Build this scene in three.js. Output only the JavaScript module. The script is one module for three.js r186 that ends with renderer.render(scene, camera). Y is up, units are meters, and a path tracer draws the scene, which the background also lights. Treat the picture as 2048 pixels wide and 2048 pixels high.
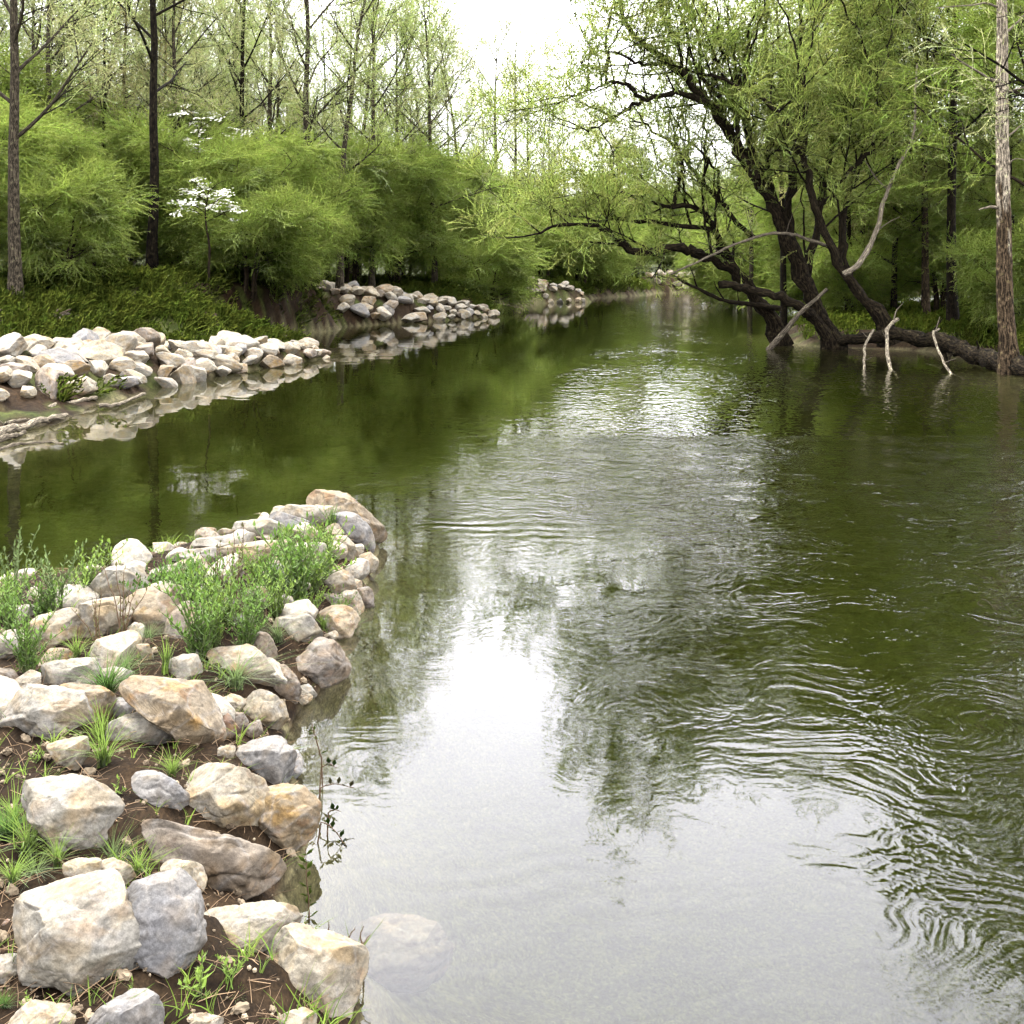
import * as THREE from 'three';
import { mergeGeometries, mergeVertices } from 'three/addons/utils/BufferGeometryUtils.js';
import { createNoise2D, createNoise3D, createNoise4D } from 'simplex-noise';

// ---------------------------------------------------------------- camera, sky, sun, exposure
const EYE = 3.3, FOC = 2276, HOR = 530;            // eye height above the water, focal length and horizon row for a 2048 px picture
const scene = new THREE.Scene();
const camera = new THREE.PerspectiveCamera(2 * Math.atan(1024 / FOC) * 180 / Math.PI, 1, 0.1, 2500);
camera.position.set(0, EYE, 0);
camera.lookAt(0, EYE, -100);
camera.setViewOffset(2048, 2048, 0, 1024 - HOR, 2048, 2048);
camera.updateProjectionMatrix();

const renderer = new THREE.WebGLRenderer({ antialias: true });
renderer.setSize(1024, 1024);
renderer.toneMapping = THREE.LinearToneMapping;
renderer.toneMappingExposure = 5.9;
renderer.shadowMap.enabled = true;
renderer.shadowMap.type = THREE.PCFSoftShadowMap;

function rng(seed) {
  let a = seed >>> 0;
  return () => { a = (a + 0x6D2B79F5) | 0; let t = Math.imul(a ^ (a >>> 15), 1 | a); t = (t + Math.imul(t ^ (t >>> 7), 61 | t)) ^ t; return ((t ^ (t >>> 14)) >>> 0) / 4294967296; };
}
const N2 = createNoise2D(rng(11)), N3 = createNoise3D(rng(12)), N4 = createNoise4D(rng(13));
const clamp = THREE.MathUtils.clamp, sstep = THREE.MathUtils.smoothstep, lerp = THREE.MathUtils.lerp;
const V = (x, y, z) => new THREE.Vector3(x, y, z);
const fbm3 = (x, y, z, o = 4) => { let s = 0, a = 0.5; for (let i = 0; i < o; i++) { s += a * N3(x, y, z); x *= 2.03; y *= 2.03; z *= 2.03; a *= 0.5; } return s; };
const fbm2 = (x, y, o = 4) => { let s = 0, a = 0.5; for (let i = 0; i < o; i++) { s += a * N2(x, y); x *= 2.03; y *= 2.03; a *= 0.5; } return s; };

// an even, bright overcast with soft cloud relief
{
  const W = 1024, Hh = 512, d = new Float32Array(W * Hh * 4);
  for (let j = 0; j < Hh; j++) for (let i = 0; i < W; i++) {
    const el = ((j + 0.5) / Hh - 0.5) * Math.PI, az = (i + 0.5) / W * Math.PI * 2;
    const x = Math.cos(el) * Math.cos(az), z = Math.cos(el) * Math.sin(az), y = Math.sin(el);
    const k = 1 / (Math.abs(y) + 0.25);
    const c = fbm3(x * k * 0.9, 3.1, z * k * 0.9, 5);
    const veil = Math.exp(-(Math.pow((az - 1.571) / 1.3, 2) + Math.pow((el - 0.6) / 0.45, 2)));    // the sun behind cloud ahead, which the pool mirrors
    const L = (0.6 + 0.6 * Math.abs(y)) * (1 + 0.24 * c) + 0.8 * veil * (1 + 0.35 * c), t = clamp(0.5 + 0.9 * c, 0, 1), o = (j * W + i) * 4;
    d[o] = L * lerp(0.985, 1.005, t); d[o + 1] = L * lerp(0.98, 0.99, t); d[o + 2] = L * lerp(1.06, 1.025, t); d[o + 3] = 1;
  }
  const t = new THREE.DataTexture(d, W, Hh, THREE.RGBAFormat, THREE.FloatType);
  t.mapping = THREE.EquirectangularReflectionMapping; t.magFilter = THREE.LinearFilter; t.minFilter = THREE.LinearFilter; t.needsUpdate = true;
  scene.background = t; scene.environment = t;
}
const sun = new THREE.DirectionalLight(new THREE.Color(1.0, 0.96, 0.9), 1.45);
sun.position.set(-30, 110, -90); sun.target.position.set(0, 0, -50);
sun.castShadow = true; sun.shadow.radius = 26; sun.shadow.mapSize.set(4096, 4096);
Object.assign(sun.shadow.camera, { left: -120, right: 120, top: 140, bottom: -140, near: 1, far: 400 });
scene.add(sun, sun.target);

// ---------------------------------------------------------------- helpers
const at = (px, py, d) => V((px - 1024) / FOC * d, EYE - (py - HOR) / FOC * d, -d);    // the point d metres away on the line of sight of a picture point
const taken = {};
function numbered(name) { const n = taken[name] = (taken[name] ?? -1) + 1; return n ? `${name}_${String(n).padStart(3, '0')}` : name; }
function tag(o, label, category, group, kind) {
  if (label) o.userData.label = label; if (category) o.userData.category = category;
  if (group) o.userData.group = group; if (kind) o.userData.kind = kind;
  return o;
}
function shade(o) { o.traverse(m => { if (m.isMesh) { m.castShadow = true; m.receiveShadow = true; } }); return o; }
function put(o, name) { o.name = numbered(name); scene.add(o); return shade(o); }
function part(parent, name, geo, mat) { const m = new THREE.Mesh(geo, mat); m.name = name; parent.add(m); return m; }
const lin = (r, g, b) => new THREE.Color().setRGB(r, g, b);
function colorTexture(n, f) {                                   // f(u, v) -> linear-free sRGB bytes 0..255
  const d = new Uint8Array(n * n * 4);
  for (let j = 0; j < n; j++) for (let i = 0; i < n; i++) { const c = f(i / n, j / n), o = (j * n + i) * 4; d[o] = c[0]; d[o + 1] = c[1]; d[o + 2] = c[2]; d[o + 3] = 255; }
  const t = new THREE.DataTexture(d, n, n); t.wrapS = t.wrapT = THREE.RepeatWrapping; t.magFilter = THREE.LinearFilter; t.colorSpace = THREE.SRGBColorSpace; t.needsUpdate = true; return t;
}
function heightTexture(n, f) {
  const d = new Float32Array(n * n * 4);
  for (let j = 0; j < n; j++) for (let i = 0; i < n; i++) { const c = f(i / n, j / n), o = (j * n + i) * 4; d[o] = d[o + 1] = d[o + 2] = c; d[o + 3] = 1; }
  const t = new THREE.DataTexture(d, n, n, THREE.RGBAFormat, THREE.FloatType); t.wrapS = t.wrapT = THREE.RepeatWrapping; t.magFilter = THREE.LinearFilter; t.needsUpdate = true; return t;
}
const tile3 = (u, v, f, s = 0) => { const a = u * 2 * Math.PI, b = v * 2 * Math.PI, r = f / (2 * Math.PI); return N4(Math.cos(a) * r + s, Math.sin(a) * r, Math.cos(b) * r - s, Math.sin(b) * r); };   // noise that tiles

// ---------------------------------------------------------------- the river's outline and the lie of the land
// [x, z, bank height, bank width, inland slope]
const SHORE = [
  [4, 60, 1, 2, .02], [1, 10, .6, 1.5, .02], [-.2, 0, .5, 1.4, .02], [-.42, -3.5, .42, 1.3, .03], [-.66, -5.0, .42, 1.2, .03], [-.74, -5.3, .42, 1.2, .03], [-1.06, -5.62, .42, 1, .03], [-1.21, -5.96, .42, 1, .03],
  [-1.14, -6.5, .42, 1, .03], [-1.38, -7.3, .42, 1, .03], [-1.58, -7.96, .42, 1, .03], [-1.5, -8.74, .42, 1, .03], [-1.33, -9.2, .42, 1, .03], [-1.58, -10.1, .42, 1, .03], [-1.42, -10.9, .42, 1, .03],
  [-1.5, -12.4, .4, .9, .03], [-1.6, -13.9, .4, .8, .03], [-1.85, -14.4, .4, .8, .03], [-2.5, -14.0, .4, .8, .03], [-3.4, -12.8, .42, 1, .03], [-4.5, -11.4, .45, 1.2, .03], [-5.6, -10.6, .5, 1.4, .03],
  [-9, -10, .8, 2, .03], [-14, -11, 1.2, 3, .03], [-15.5, -16, 1.2, 3, .03], [-12.4, -20, .7, 3, .03], [-9.9, -21.2, .35, 2, .05], [-9.6, -24.5, .35, 3, .05],
  [-9.7, -30, .5, 3.5, .06], [-8.6, -35.4, .35, 3, .06], [-6.7, -41, .2, 1.5, .08], [-7.6, -42.5, .3, 1.5, .1], [-11, -43.5, 1.7, 1.5, .06], [-12.7, -47, 2.5, 1.3, .04], [-10.9, -52, 2.5, 1.3, .04],
  [-9.1, -57, 2.3, 1.5, .04], [-9.1, -61, 1.3, 3, .04], [-5.1, -66.5, 1.0, 3, .05], [-.9, -73, .5, 2, .06], [-1.5, -75, 1.4, 2, .05], [-3.5, -80, 1.7, 2.4, .04], [-2, -92, 1.5, 2.4, .04],
  [2, -97.5, 1.3, 3, .04], [6.8, -101.5, .6, 2, .06], [6, -104, 1.6, 2, .05], [8.7, -114, 1.3, 2.2, .05], [15, -125, 1.2, 2.4, .05], [16.5, -133, 1.2, 3, .04], [27, -135, 1.2, 3, .04], [60, -138, 1.6, 3, .04],
  [120, -150, 1.6, 3, .04], [125, -110, 1.4, 3, .03], [70, -95, 1.2, 3, .03], [35, -76, 1, 3, .02], [20, -61, .9, 2.5, .02], [12.1, -52.5, .7, 2.2, .03], [11.5, -49.5, .7, 2.2, .03],
  [11.7, -46.4, .6, 2.2, .04], [13.4, -45.6, .6, 2.2, .04], [15.2, -44.6, .6, 2.4, .04], [16.2, -41, .6, 2.4, .04], [16, -35.5, .5, 2.4, .04], [14.9, -31.5, .6, 2.4, .04], [14.5, -20, .8, 2.4, .03], [15, 0, 1, 2.5, .03], [18, 60, 1, 2.5, .03],
];
// heaps of dumped stone: [x, z, half width, height]
const HEAPS = {
  bend: [[-13.2, -25.0, 2.4, .5], [-12.2, -29.5, 2.7, .6], [-10.7, -33.5, 2.1, .5], [-8.8, -37.2, 1.3, .35], [-6.9, -40.6, .7, .22]],
  second: [[-10.2, -62.4, 2.0, .7], [-7.7, -65.8, 2.0, .6], [-4.5, -69.2, 1.4, .45], [-1.4, -72.7, .8, .28]],
  third: [[0, -98.2, 2.0, .9], [3.4, -100, 1.6, .8], [6.6, -101.8, .9, .35]],
  fourth: [[16.2, -135.2, 1.8, .8], [22, -136.4, 1.9, .9], [29, -137, 1.8, .8]],
};
const segDist = (x, z, ax, az, bx, bz) => { const dx = bx - ax, dz = bz - az, t = clamp(((x - ax) * dx + (z - az) * dz) / (dx * dx + dz * dz), 0, 1); return [Math.hypot(x - ax - dx * t, z - az - dz * t), t]; };
function heapHeight(x, z) {
  let h = 0;
  for (const k in HEAPS) { const L = HEAPS[k]; for (let i = 0; i + 1 < L.length; i++) { const a = L[i], b = L[i + 1]; if (Math.abs(z - (a[1] + b[1]) / 2) > 12) continue; const [d, t] = segDist(x, z, a[0], a[1], b[0], b[1]); const w = lerp(a[2], b[2], t), q = d / w; if (q < 1) h = Math.max(h, lerp(a[3], b[3], t) * (1 - q * q)); } }
  return h;
}
function shoreInfo(x, z) {
  let inside = false, best = 1e9, ws = 0, bh = 0, bw = 0, sl = 0;
  for (let i = 0, j = SHORE.length - 1; i < SHORE.length; j = i++) {
    const a = SHORE[j], b = SHORE[i];
    if ((a[1] > z) !== (b[1] > z) && x < (b[0] - a[0]) * (z - a[1]) / (b[1] - a[1]) + a[0]) inside = !inside;
    const [d, t] = segDist(x, z, a[0], a[1], b[0], b[1]);
    if (d < best) best = d;
    const q = d + 0.35, w = 1 / (q * q * q * q); ws += w; bh += w * lerp(a[2], b[2], t); bw += w * lerp(a[3], b[3], t); sl += w * lerp(a[4], b[4], t);
  }
  return { sd: inside ? -best : best, bh: bh / ws, bw: bw / ws, sl: sl / ws };
}
function ground(x, z, fine = true) {
  const s = shoreInfo(x, z), near = -z < 18 && x > -8;
  const wob = fbm2(x * 0.9 + 5, z * 0.9, 3) * (near ? 0.08 : 0.16), sd = s.sd + wob + (near ? 0 : 0.3 * N2(x * 0.22, z * 0.22));
  let h;
  if (sd > 0) {
    const t = clamp(sd / s.bw, 0, 1);
    h = s.bh * (1 - Math.pow(1 - t, 2.2)) + Math.min(3.2, Math.max(0, sd - s.bw) * s.sl);
    if (sd > 60) h += Math.min(10, (sd - 60) * 0.06);
  } else h = -1.5 * (1 - Math.exp(sd * (near ? 1.5 : 0.5)));
  h += heapHeight(x, z);
  const amp = clamp((h + 0.4) * 1.2, 0.25, 1);
  h += fbm2(x * 0.35, z * 0.35 + 9, 3) * 0.22 * clamp(sd / 6, 0, 1);
  if (fine) h += fbm2(x * 2.6 + 40, z * 2.6, 4) * (near ? 0.09 : 0.2) * amp;
  return h;
}
function onGround(px, py, from = 3) {                              // where the line of sight of a picture point meets the land
  const dx = (px - 1024) / FOC, dy = -(py - HOR) / FOC;
  let d = from;
  for (let i = 0; i < 4000; i++) { const h = ground(dx * d, -d); if (EYE + dy * d <= h) break; d += 0.02 + d * 0.002; if (d > 300) break; }
  return V(dx * d, EYE + dy * d, -d);
}
console.log('core');
// ---------------------------------------------------------------- materials
const soilBump = heightTexture(512, (u, v) => { let s = 0, a = 0.5, f = 6; for (let i = 0; i < 5; i++) { s += a * tile3(u, v, f, i * 7); a *= 0.6; f *= 2; } return 0.5 + 0.4 * s; });
const soilMap = colorTexture(512, (u, v) => {
  const a = tile3(u, v, 9, 3), b = tile3(u, v, 40, 5), c = tile3(u, v, 110, 8);
  const k = clamp(0.76 + 0.16 * a + 0.16 * b + 0.2 * c, 0.2, 1), pale = c > 0.62 && b > 0.1 ? 26 : 0;
  return [Math.min(255, 236 * k + pale), Math.min(255, 226 * k + pale), Math.min(255, 214 * k + pale)];
});
const soilMat = new THREE.MeshPhysicalMaterial({ specularIntensity: 0.15, vertexColors: true, map: soilMap, bumpMap: soilBump, bumpScale: 0.045, roughness: 0.95 });

const barkBump = heightTexture(512, (u, v) => { const w = tile3(u, v, 5, 2) * 0.05; const r = 1 - Math.abs(tile3((u + w) * 1, v * 1, 1, 0)); let s = 0; s += 0.55 * Math.pow(1 - Math.abs(N3(Math.cos((u + w) * 6.283) * 2.6, Math.sin((u + w) * 6.283) * 2.6, Math.sin(v * 6.283) * 0.9 + Math.cos(v * 6.283) * 0.7)), 2); s += 0.3 * tile3(u, v, 26, 4) + 0.1 * r; return clamp(0.3 + s * 0.6, 0, 1); });
const barkMap = colorTexture(512, (u, v) => {
  const a = tile3(u, v, 7, 1), b = tile3(u, v, 30, 9), st = N3(Math.cos(u * 6.283) * 5, Math.sin(u * 6.283) * 5, Math.sin(v * 6.283) * 1.4), k = clamp(0.6 + 0.26 * a + 0.22 * b + 0.34 * st, 0.18, 1), li = a > 0.35 && b > -0.1 ? 1 : 0;
  return [225 * k + 34 * li, 218 * k + 42 * li, 205 * k + 26 * li].map(x => Math.min(255, x));
});
const bark = (r, g, b, o = {}) => new THREE.MeshPhysicalMaterial({ specularIntensity: 0.15, color: lin(r, g, b), map: barkMap, bumpMap: barkBump, bumpScale: 0.05, roughness: 0.95, ...o });
const M = {
  barkGrey: bark(0.15, 0.132, 0.102), barkDark: bark(0.033, 0.027, 0.019), barkWillow: bark(0.052, 0.042, 0.028), barkBrown: bark(0.095, 0.074, 0.052),
  deadPale: bark(0.56, 0.51, 0.43, { bumpScale: 0.02 }), deadGrey: bark(0.36, 0.325, 0.27, { bumpScale: 0.02 }), root: bark(0.17, 0.135, 0.1, { bumpScale: 0.015 }),
  twig: new THREE.MeshPhysicalMaterial({ specularIntensity: .2, color: lin(0.07, 0.055, 0.04), roughness: 0.9 }),
  dryTwig: new THREE.MeshPhysicalMaterial({ specularIntensity: .2, color: lin(0.17, 0.125, 0.085), roughness: 0.9 }),
  stone: new THREE.MeshPhysicalMaterial({ specularIntensity: 0.4, vertexColors: true, roughness: 0.82 }),
};
const stoneBump = heightTexture(512, (u, v) => { let s = 0, a = 0.5, f = 5; for (let i = 0; i < 6; i++) { s += a * (i % 2 ? tile3(u, v, f, i * 3) : 1 - 2 * Math.abs(tile3(u, v, f, i * 3))); a *= 0.58; f *= 2; } return 0.5 + 0.35 * s; });
const stoneMap = colorTexture(512, (u, v) => { const a = tile3(u, v, 6, 21), b = tile3(u, v, 24, 22), c = tile3(u, v, 90, 23), vein = Math.pow(1 - Math.abs(tile3(u, v, 9, 31)), 14), k = clamp(0.87 + 0.09 * a + 0.09 * b + 0.1 * c, 0.3, 1); return [252 * k, 249 * k - 10 * Math.max(0, a), 244 * k - 24 * Math.max(0, a)].map(x => clamp(x * (1 - 0.08 * vein), 0, 255)); });
M.stone.bumpMap = stoneBump; M.stone.bumpScale = 0.016; M.stone.map = stoneMap;
M.stoneFar = M.stone.clone(); M.stoneFar.bumpScale = 0.02;

const leafMat = (r, g, b, t = 0.38) => new THREE.MeshPhysicalMaterial({ color: lin(r, g, b), roughness: 0.9, specularIntensity: 0.3, transmission: t, thickness: 0, ior: 1.4, side: THREE.DoubleSide, vertexColors: false });
M.leafShrub = leafMat(0.53, 0.68, 0.15, 0.5);
M.leafTall = leafMat(0.46, 0.5, 0.22, 0.5);
M.leafWillow = leafMat(0.5, 0.59, 0.16, 0.5);
M.leafWeed = leafMat(0.14, 0.25, 0.06, 0.25);
M.leafGround = new THREE.MeshPhysicalMaterial({ specularIntensity: 0.3, color: lin(0.2, 0.26, 0.042), roughness: 0.9, side: THREE.DoubleSide });
M.petal = leafMat(0.85, 0.84, 0.78, 0.3);

// ---------------------------------------------------------------- ground: one sheet from the river bed to the horizon
{
  const run = (list) => { const o = [list[0][0]]; for (const [from, to, step] of list) { const n = Math.max(1, Math.round(Math.abs(to - from) / step)); for (let i = 1; i <= n; i++) o.push(from + (to - from) * i / n); } return o; };
  const grow = (from, to, n) => Array.from({ length: n }, (_, i) => from * Math.pow(to / from, (i + 1) / n));
  const xs = [...grow(60, 900, 16).map(x => -x).reverse(), ...run([[-60, -20, 2], [-20, -6, 0.28], [-6, 0.2, 0.09], [0.2, 20, 0.55], [20, 60, 2]]), ...grow(60, 900, 16)];
  const zs = [...run([[80, 4, 5], [4, -3, 0.6], [-3, -15, 0.09], [-15, -40, 0.4], [-40, -62, 0.26], [-62, -75, 0.45], [-75, -150, 1.1]]), ...grow(150, 1200, 22).map(z => -z)];
  const P = [], C = [], U = [], I = [], nx = xs.length;
  for (const z of zs) for (const x of xs) {
    const h = ground(x, z), s = shoreInfo(x, z);
    P.push(x, h, z); U.push((x - 0.8 * h) / 1.9, (z + 0.8 * h) / 1.9);
    const n = fbm2(x * 0.5, z * 0.5 + 70, 4), m = fbm2(x * 3.1, z * 3.1, 3), near = -z < 17 && x > -9;
    let c = [0.06, 0.044, 0.03];                                  // damp silt
    if (h < 0.02) { const q = clamp(0.5 + n, 0, 1); c = [lerp(0.2, 0.175, q), lerp(0.19, 0.18, q), lerp(0.115, 0.1, q)]; }
    else if (near) { const q = clamp(0.5 + m * 0.9 + n * 0.4, 0, 1); c = [lerp(0.014, 0.04, q), lerp(0.0095, 0.0275, q), lerp(0.005, 0.0155, q)]; }
    else {
      const q = sstep(n + m * 0.5 + clamp((s.sd - 2.5) * 0.2, -0.25, 0.35), -0.12, 0.16), r = clamp(0.5 + m, 0, 1);
      const soil = [lerp(0.018, 0.05, r), lerp(0.0125, 0.033, r), lerp(0.0065, 0.018, r)], green = [lerp(0.045, 0.08, r), lerp(0.07, 0.1, r), lerp(0.017, 0.028, r)];
      c = soil.map((v, i) => lerp(v, green[i], q));
    }
    C.push(...c);
  }
  for (let j = 0; j + 1 < zs.length; j++) for (let i = 0; i + 1 < nx; i++) { const a = j * nx + i, b = a + 1, c = a + nx, d = c + 1; I.push(a, b, c, b, d, c); }
  const g = new THREE.BufferGeometry();
  g.setAttribute('position', new THREE.Float32BufferAttribute(P, 3)); g.setAttribute('color', new THREE.Float32BufferAttribute(C, 3)); g.setAttribute('uv', new THREE.Float32BufferAttribute(U, 2)); g.setIndex(I); g.computeVertexNormals();
  tag(put(new THREE.Mesh(g, soilMat), 'ground'), 'brown silt banks, river bed and green wood floor', 'ground', null, 'structure');
  console.log('ground', zs.length * nx);
}

// ---------------------------------------------------------------- water: ripples as slopes in two maps that are laid out in metres
const SHEAR = [[-1.7, -14.6], [-.5, -14.6], [.8, -14.5], [1.7, -13.5], [1.5, -12.0], [.6, -10.6], [.25, -8.9], [.35, -8.1], [1.5, -7.4], [2.0, -6.9], [1.7, -6.4], [1.75, -5.6], [2.2, -4.6], [2.8, -3]];
function shearSide(x, z) {                                         // > 0 in the running current, < 0 in the slack water behind the spit
  if (z < -14.6) return (x + 1.0 + 0.12 * (z + 14.6)) * 0.5;
  let best = 1e9; for (let i = 0; i + 1 < SHEAR.length; i++) best = Math.min(best, segDist(x, z, SHEAR[i][0], SHEAR[i][1], SHEAR[i + 1][0], SHEAR[i + 1][1])[0]);
  let cx = 3; for (let i = 0; i + 1 < SHEAR.length; i++) { const a = SHEAR[i], b = SHEAR[i + 1]; if ((z <= a[1] && z >= b[1]) || (z >= a[1] && z <= b[1])) { const t = (z - a[1]) / (b[1] - a[1] || 1e-6); cx = lerp(a[0], b[0], clamp(t, 0, 1)); } }
  return (x > cx ? 1 : -1) * best;
}
function rippleHeight(x, z, far) {
  const d = -z, wx = x + 31.7 + 0.3 * N2(x * 0.7, z * 0.7) + 0.06 * N2(x * 3, z * 3), wz = z + 12.3 + 0.3 * N2(x * 0.7 + 30, z * 0.7) + 0.04 * N2(x * 3 + 9, z * 3);
  const side = shearSide(x, z) + 0.5 * fbm2(x * 0.9, z * 0.9 + 3, 3), run = sstep(side, -0.15, 0.7);
  const patch = 0.55 + 0.75 * sstep(fbm2(x * 0.16 + 8, z * 0.1, 3), -0.3, 0.35);
  const lee = sstep(x + 0.06 * (d - 20), -5.5, 0.5);                // the slower water along the left bank
  let a = (1.45 + 1.1 * sstep(d, 9, 16)) * lerp(0.09, 1, run) * patch * lerp(0.22, 1, d > 15 ? lee : 1);
  let h = 0;
  h += 0.0022 * N2(wx * 0.55, wz * 0.9) * lerp(0.4, 1, run);
  h += a * 0.0014 * N2(wx * 1.5 + wz * 0.3, wz * 3.1 - wx * 0.5);
  h += a * 0.0011 * N2(wx * 3.4 - wz * 0.9 + 3, wz * 7.0 + wx * 1.1);
  if (far) h += a * 0.0009 * N2(wx * 5 + 8, wz * 9 - wx);
  else {
    const g = 0.5 + 0.9 * sstep(N2(x * 0.8 + 60, z * 0.8), -0.5, 0.6);          // gusty patches of finer ripple
    h += a * g * 0.0009 * N2(wx * 6.5 + wz * 2.2, wz * 13 - wx * 2);
    h += a * g * 0.00055 * N2(wx * 12 - wz * 4, wz * 23 + wx * 4 + 9);
    h += a * g * 0.0003 * N2(wx * 24 + wz * 6, wz * 44 - wx * 5);
    const bx = x - 0.1, bz = z + 6.0, br = Math.hypot(bx, bz * 1.4);  // a small upwelling in the slack water
    h += 0.0005 * Math.exp(-br * br * 1.1) * Math.sin(N2(x * 1.2, z * 1.2) * 3 + (bz * 1.2 + bx * 0.25) * 19);
    const tx = x + 1.3, tz = z + 14.5, tr = Math.hypot(tx, tz * 1.3);        // the wake that trails from the spit's end
    const line = tz - 0.1 - 0.12 * tx * tx * 0.35;
    h += 0.0042 * sstep(tx, -0.1, 0.5) * Math.exp(-tx * 0.42) * Math.exp(-line * line * 3.5) * Math.sin(line * 17 + tx * 2 + 1.5 * N2(x * 1.1, z * 1.1));
    h += 0.0005 * Math.exp(-tr * tr * 0.16) * sstep(tx, -0.2, 0.6) * Math.sin(tr * 22 + 3 * N2(x * 1.3, z * 1.3));
  }
  return h;
}
const NEARW = [-10.5, 11.5, -2, -22], FARW = [-20, 40, -22, -142];     // x from, x to, z from, z to of the two halves of the map
function slopeMap(n) {                                                 // lower half: the near water, upper half: the far water; v grows with distance
  const d = new Float32Array(n * n * 4), m = n / 2;
  [NEARW, FARW].forEach(([x0, x1, z0, z1], k) => {
    const hs = new Float32Array((n + 1) * (m + 1)), sx = (x1 - x0) / n, sz = (z1 - z0) / m;
    for (let j = 0; j <= m; j++) for (let i = 0; i <= n; i++) hs[j * (n + 1) + i] = rippleHeight(x0 + i * sx, z0 + j * sz, k === 1);
    for (let j = 0; j < m; j++) for (let i = 0; i < n; i++) {
      const a = hs[j * (n + 1) + i], gx = (hs[j * (n + 1) + i + 1] - a) / sx, gv = (hs[(j + 1) * (n + 1) + i] - a) / Math.abs(sz), l = Math.hypot(gx, gv, 1), o = ((j + k * m) * n + i) * 4;
      d[o] = 0.5 - 0.5 * gx / l; d[o + 1] = 0.5 - 0.5 * gv / l; d[o + 2] = 0.5 + 0.5 / l; d[o + 3] = 1;
    }
  });
  const t = new THREE.DataTexture(d, n, n, THREE.RGBAFormat, THREE.FloatType); t.wrapS = t.wrapT = THREE.MirroredRepeatWrapping; t.magFilter = THREE.LinearFilter; t.needsUpdate = true; return t;
}
{
  const waterMat = new THREE.MeshPhysicalMaterial({ color: lin(1, 1, 1), roughness: 0.02, ior: 1.333, transmission: 1, thickness: 1, attenuationColor: lin(0.58, 0.62, 0.45), attenuationDistance: 0.9, normalMap: slopeMap(2048) });
  const sheet = (X0, X1, Z0, Z1, u, v) => { const g = new THREE.BufferGeometry(); g.setAttribute('position', new THREE.Float32BufferAttribute([X0, 0, Z0, X1, 0, Z0, X0, 0, Z1, X1, 0, Z1], 3)); g.setAttribute('normal', new THREE.Float32BufferAttribute([0, 1, 0, 0, 1, 0, 0, 1, 0, 0, 1, 0], 3)); g.setAttribute('uv', new THREE.Float32BufferAttribute([u(X0), v(Z0), u(X1), v(Z0), u(X0), v(Z1), u(X1), v(Z1)], 2)); g.setIndex([0, 1, 2, 1, 3, 2]); return g; };
  const un = (x, A) => (x - A[0]) / (A[1] - A[0]), vn = (z, A) => (z - A[2]) / (A[3] - A[2]) * 0.5;
  const nearG = sheet(-30, 40, 70, -22, x => un(x, NEARW), z => vn(z, NEARW)), farG = sheet(-30, 140, -22, -170, x => un(x, FARW), z => 0.5 + vn(z, FARW));
  const w = new THREE.Mesh(mergeGeometries([nearG, farG]), waterMat);
  tag(put(w, 'river_water'), 'green river water rippling past the stone spit', 'river', null, 'structure');
  w.castShadow = false;
  console.log('water');
}
// ---------------------------------------------------------------- stones
const TONES = {            // [base, second, ochre strength, grey strength, brown stain strength]
  white: [[.53, .49, .385], [.66, .64, .56], .45, .3, .35], cream: [[.53, .46, .325], [.64, .59, .47], .65, .15, .4], ochre: [[.46, .36, .23], [.53, .455, .335], 1.0, .12, .55],
  grey: [[.36, .355, .345], [.48, .47, .45], .12, .9, .3], brown: [[.34, .275, .205], [.44, .38, .305], .45, .3, .8], rust: [[.36, .21, .14], [.45, .36, .28], 1.0, .1, .6],
};
function stoneColors(P, tone, seed, size, gain = 0.395) {
  const [A, B, oc, gr, br] = TONES[tone], C = new Float32Array(P.length), f = 1.15 / size, s = seed * 3.7;
  for (let i = 0; i < P.length; i += 3) {
    const x = P[i] * f + s, y = P[i + 1] * f - s, z = P[i + 2] * f, t = clamp(0.5 + fbm3(x * 1.4, y * 1.4, z * 1.4, 4), 0, 1);
    let c = [0, 1, 2].map(k => lerp(A[k], B[k], t));
    const mix = (col, m) => { c = c.map((v, k) => lerp(v, col[k], m)); };
    mix([.36, .365, .38], gr * sstep(fbm3(x * 0.9 + 9, y * 0.9, z * 0.9, 4), -0.02, 0.3));
    mix([.50, .33, .12], oc * 0.8 * sstep(fbm3(x * 1.1 - 5, y * 1.6, z * 1.1 + 4, 5), 0.08, 0.4));
    mix([.42, .2, .07], oc * 0.4 * sstep(fbm3(x * 1.5 + 15, y * 1.9, z * 1.5, 4), 0.27, 0.42));
    mix([.15, .11, .065], br * 1.0 * sstep(fbm3(x * 2.7, y * 3.4 + 8, z * 2.7, 5), 0.14, 0.42));
    mix([.62, .60, .57], 0.55 * Math.pow(1 - Math.abs(N3(x * 1.3 + y * 0.6, y * 2.8, z * 1.3 + 20)), 12));   // quartz veins
    c = c.map(q => q * gain);
    const sp = 1 + 0.14 * N3(P[i] * 34, P[i + 1] * 34, P[i + 2] * 34) + 0.1 * N3(P[i] * 80, P[i + 1] * 80, P[i + 2] * 80);
    C[i] = c[0] * sp; C[i + 1] = c[1] * sp; C[i + 2] = c[2] * sp;
  }
  return C;
}
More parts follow.
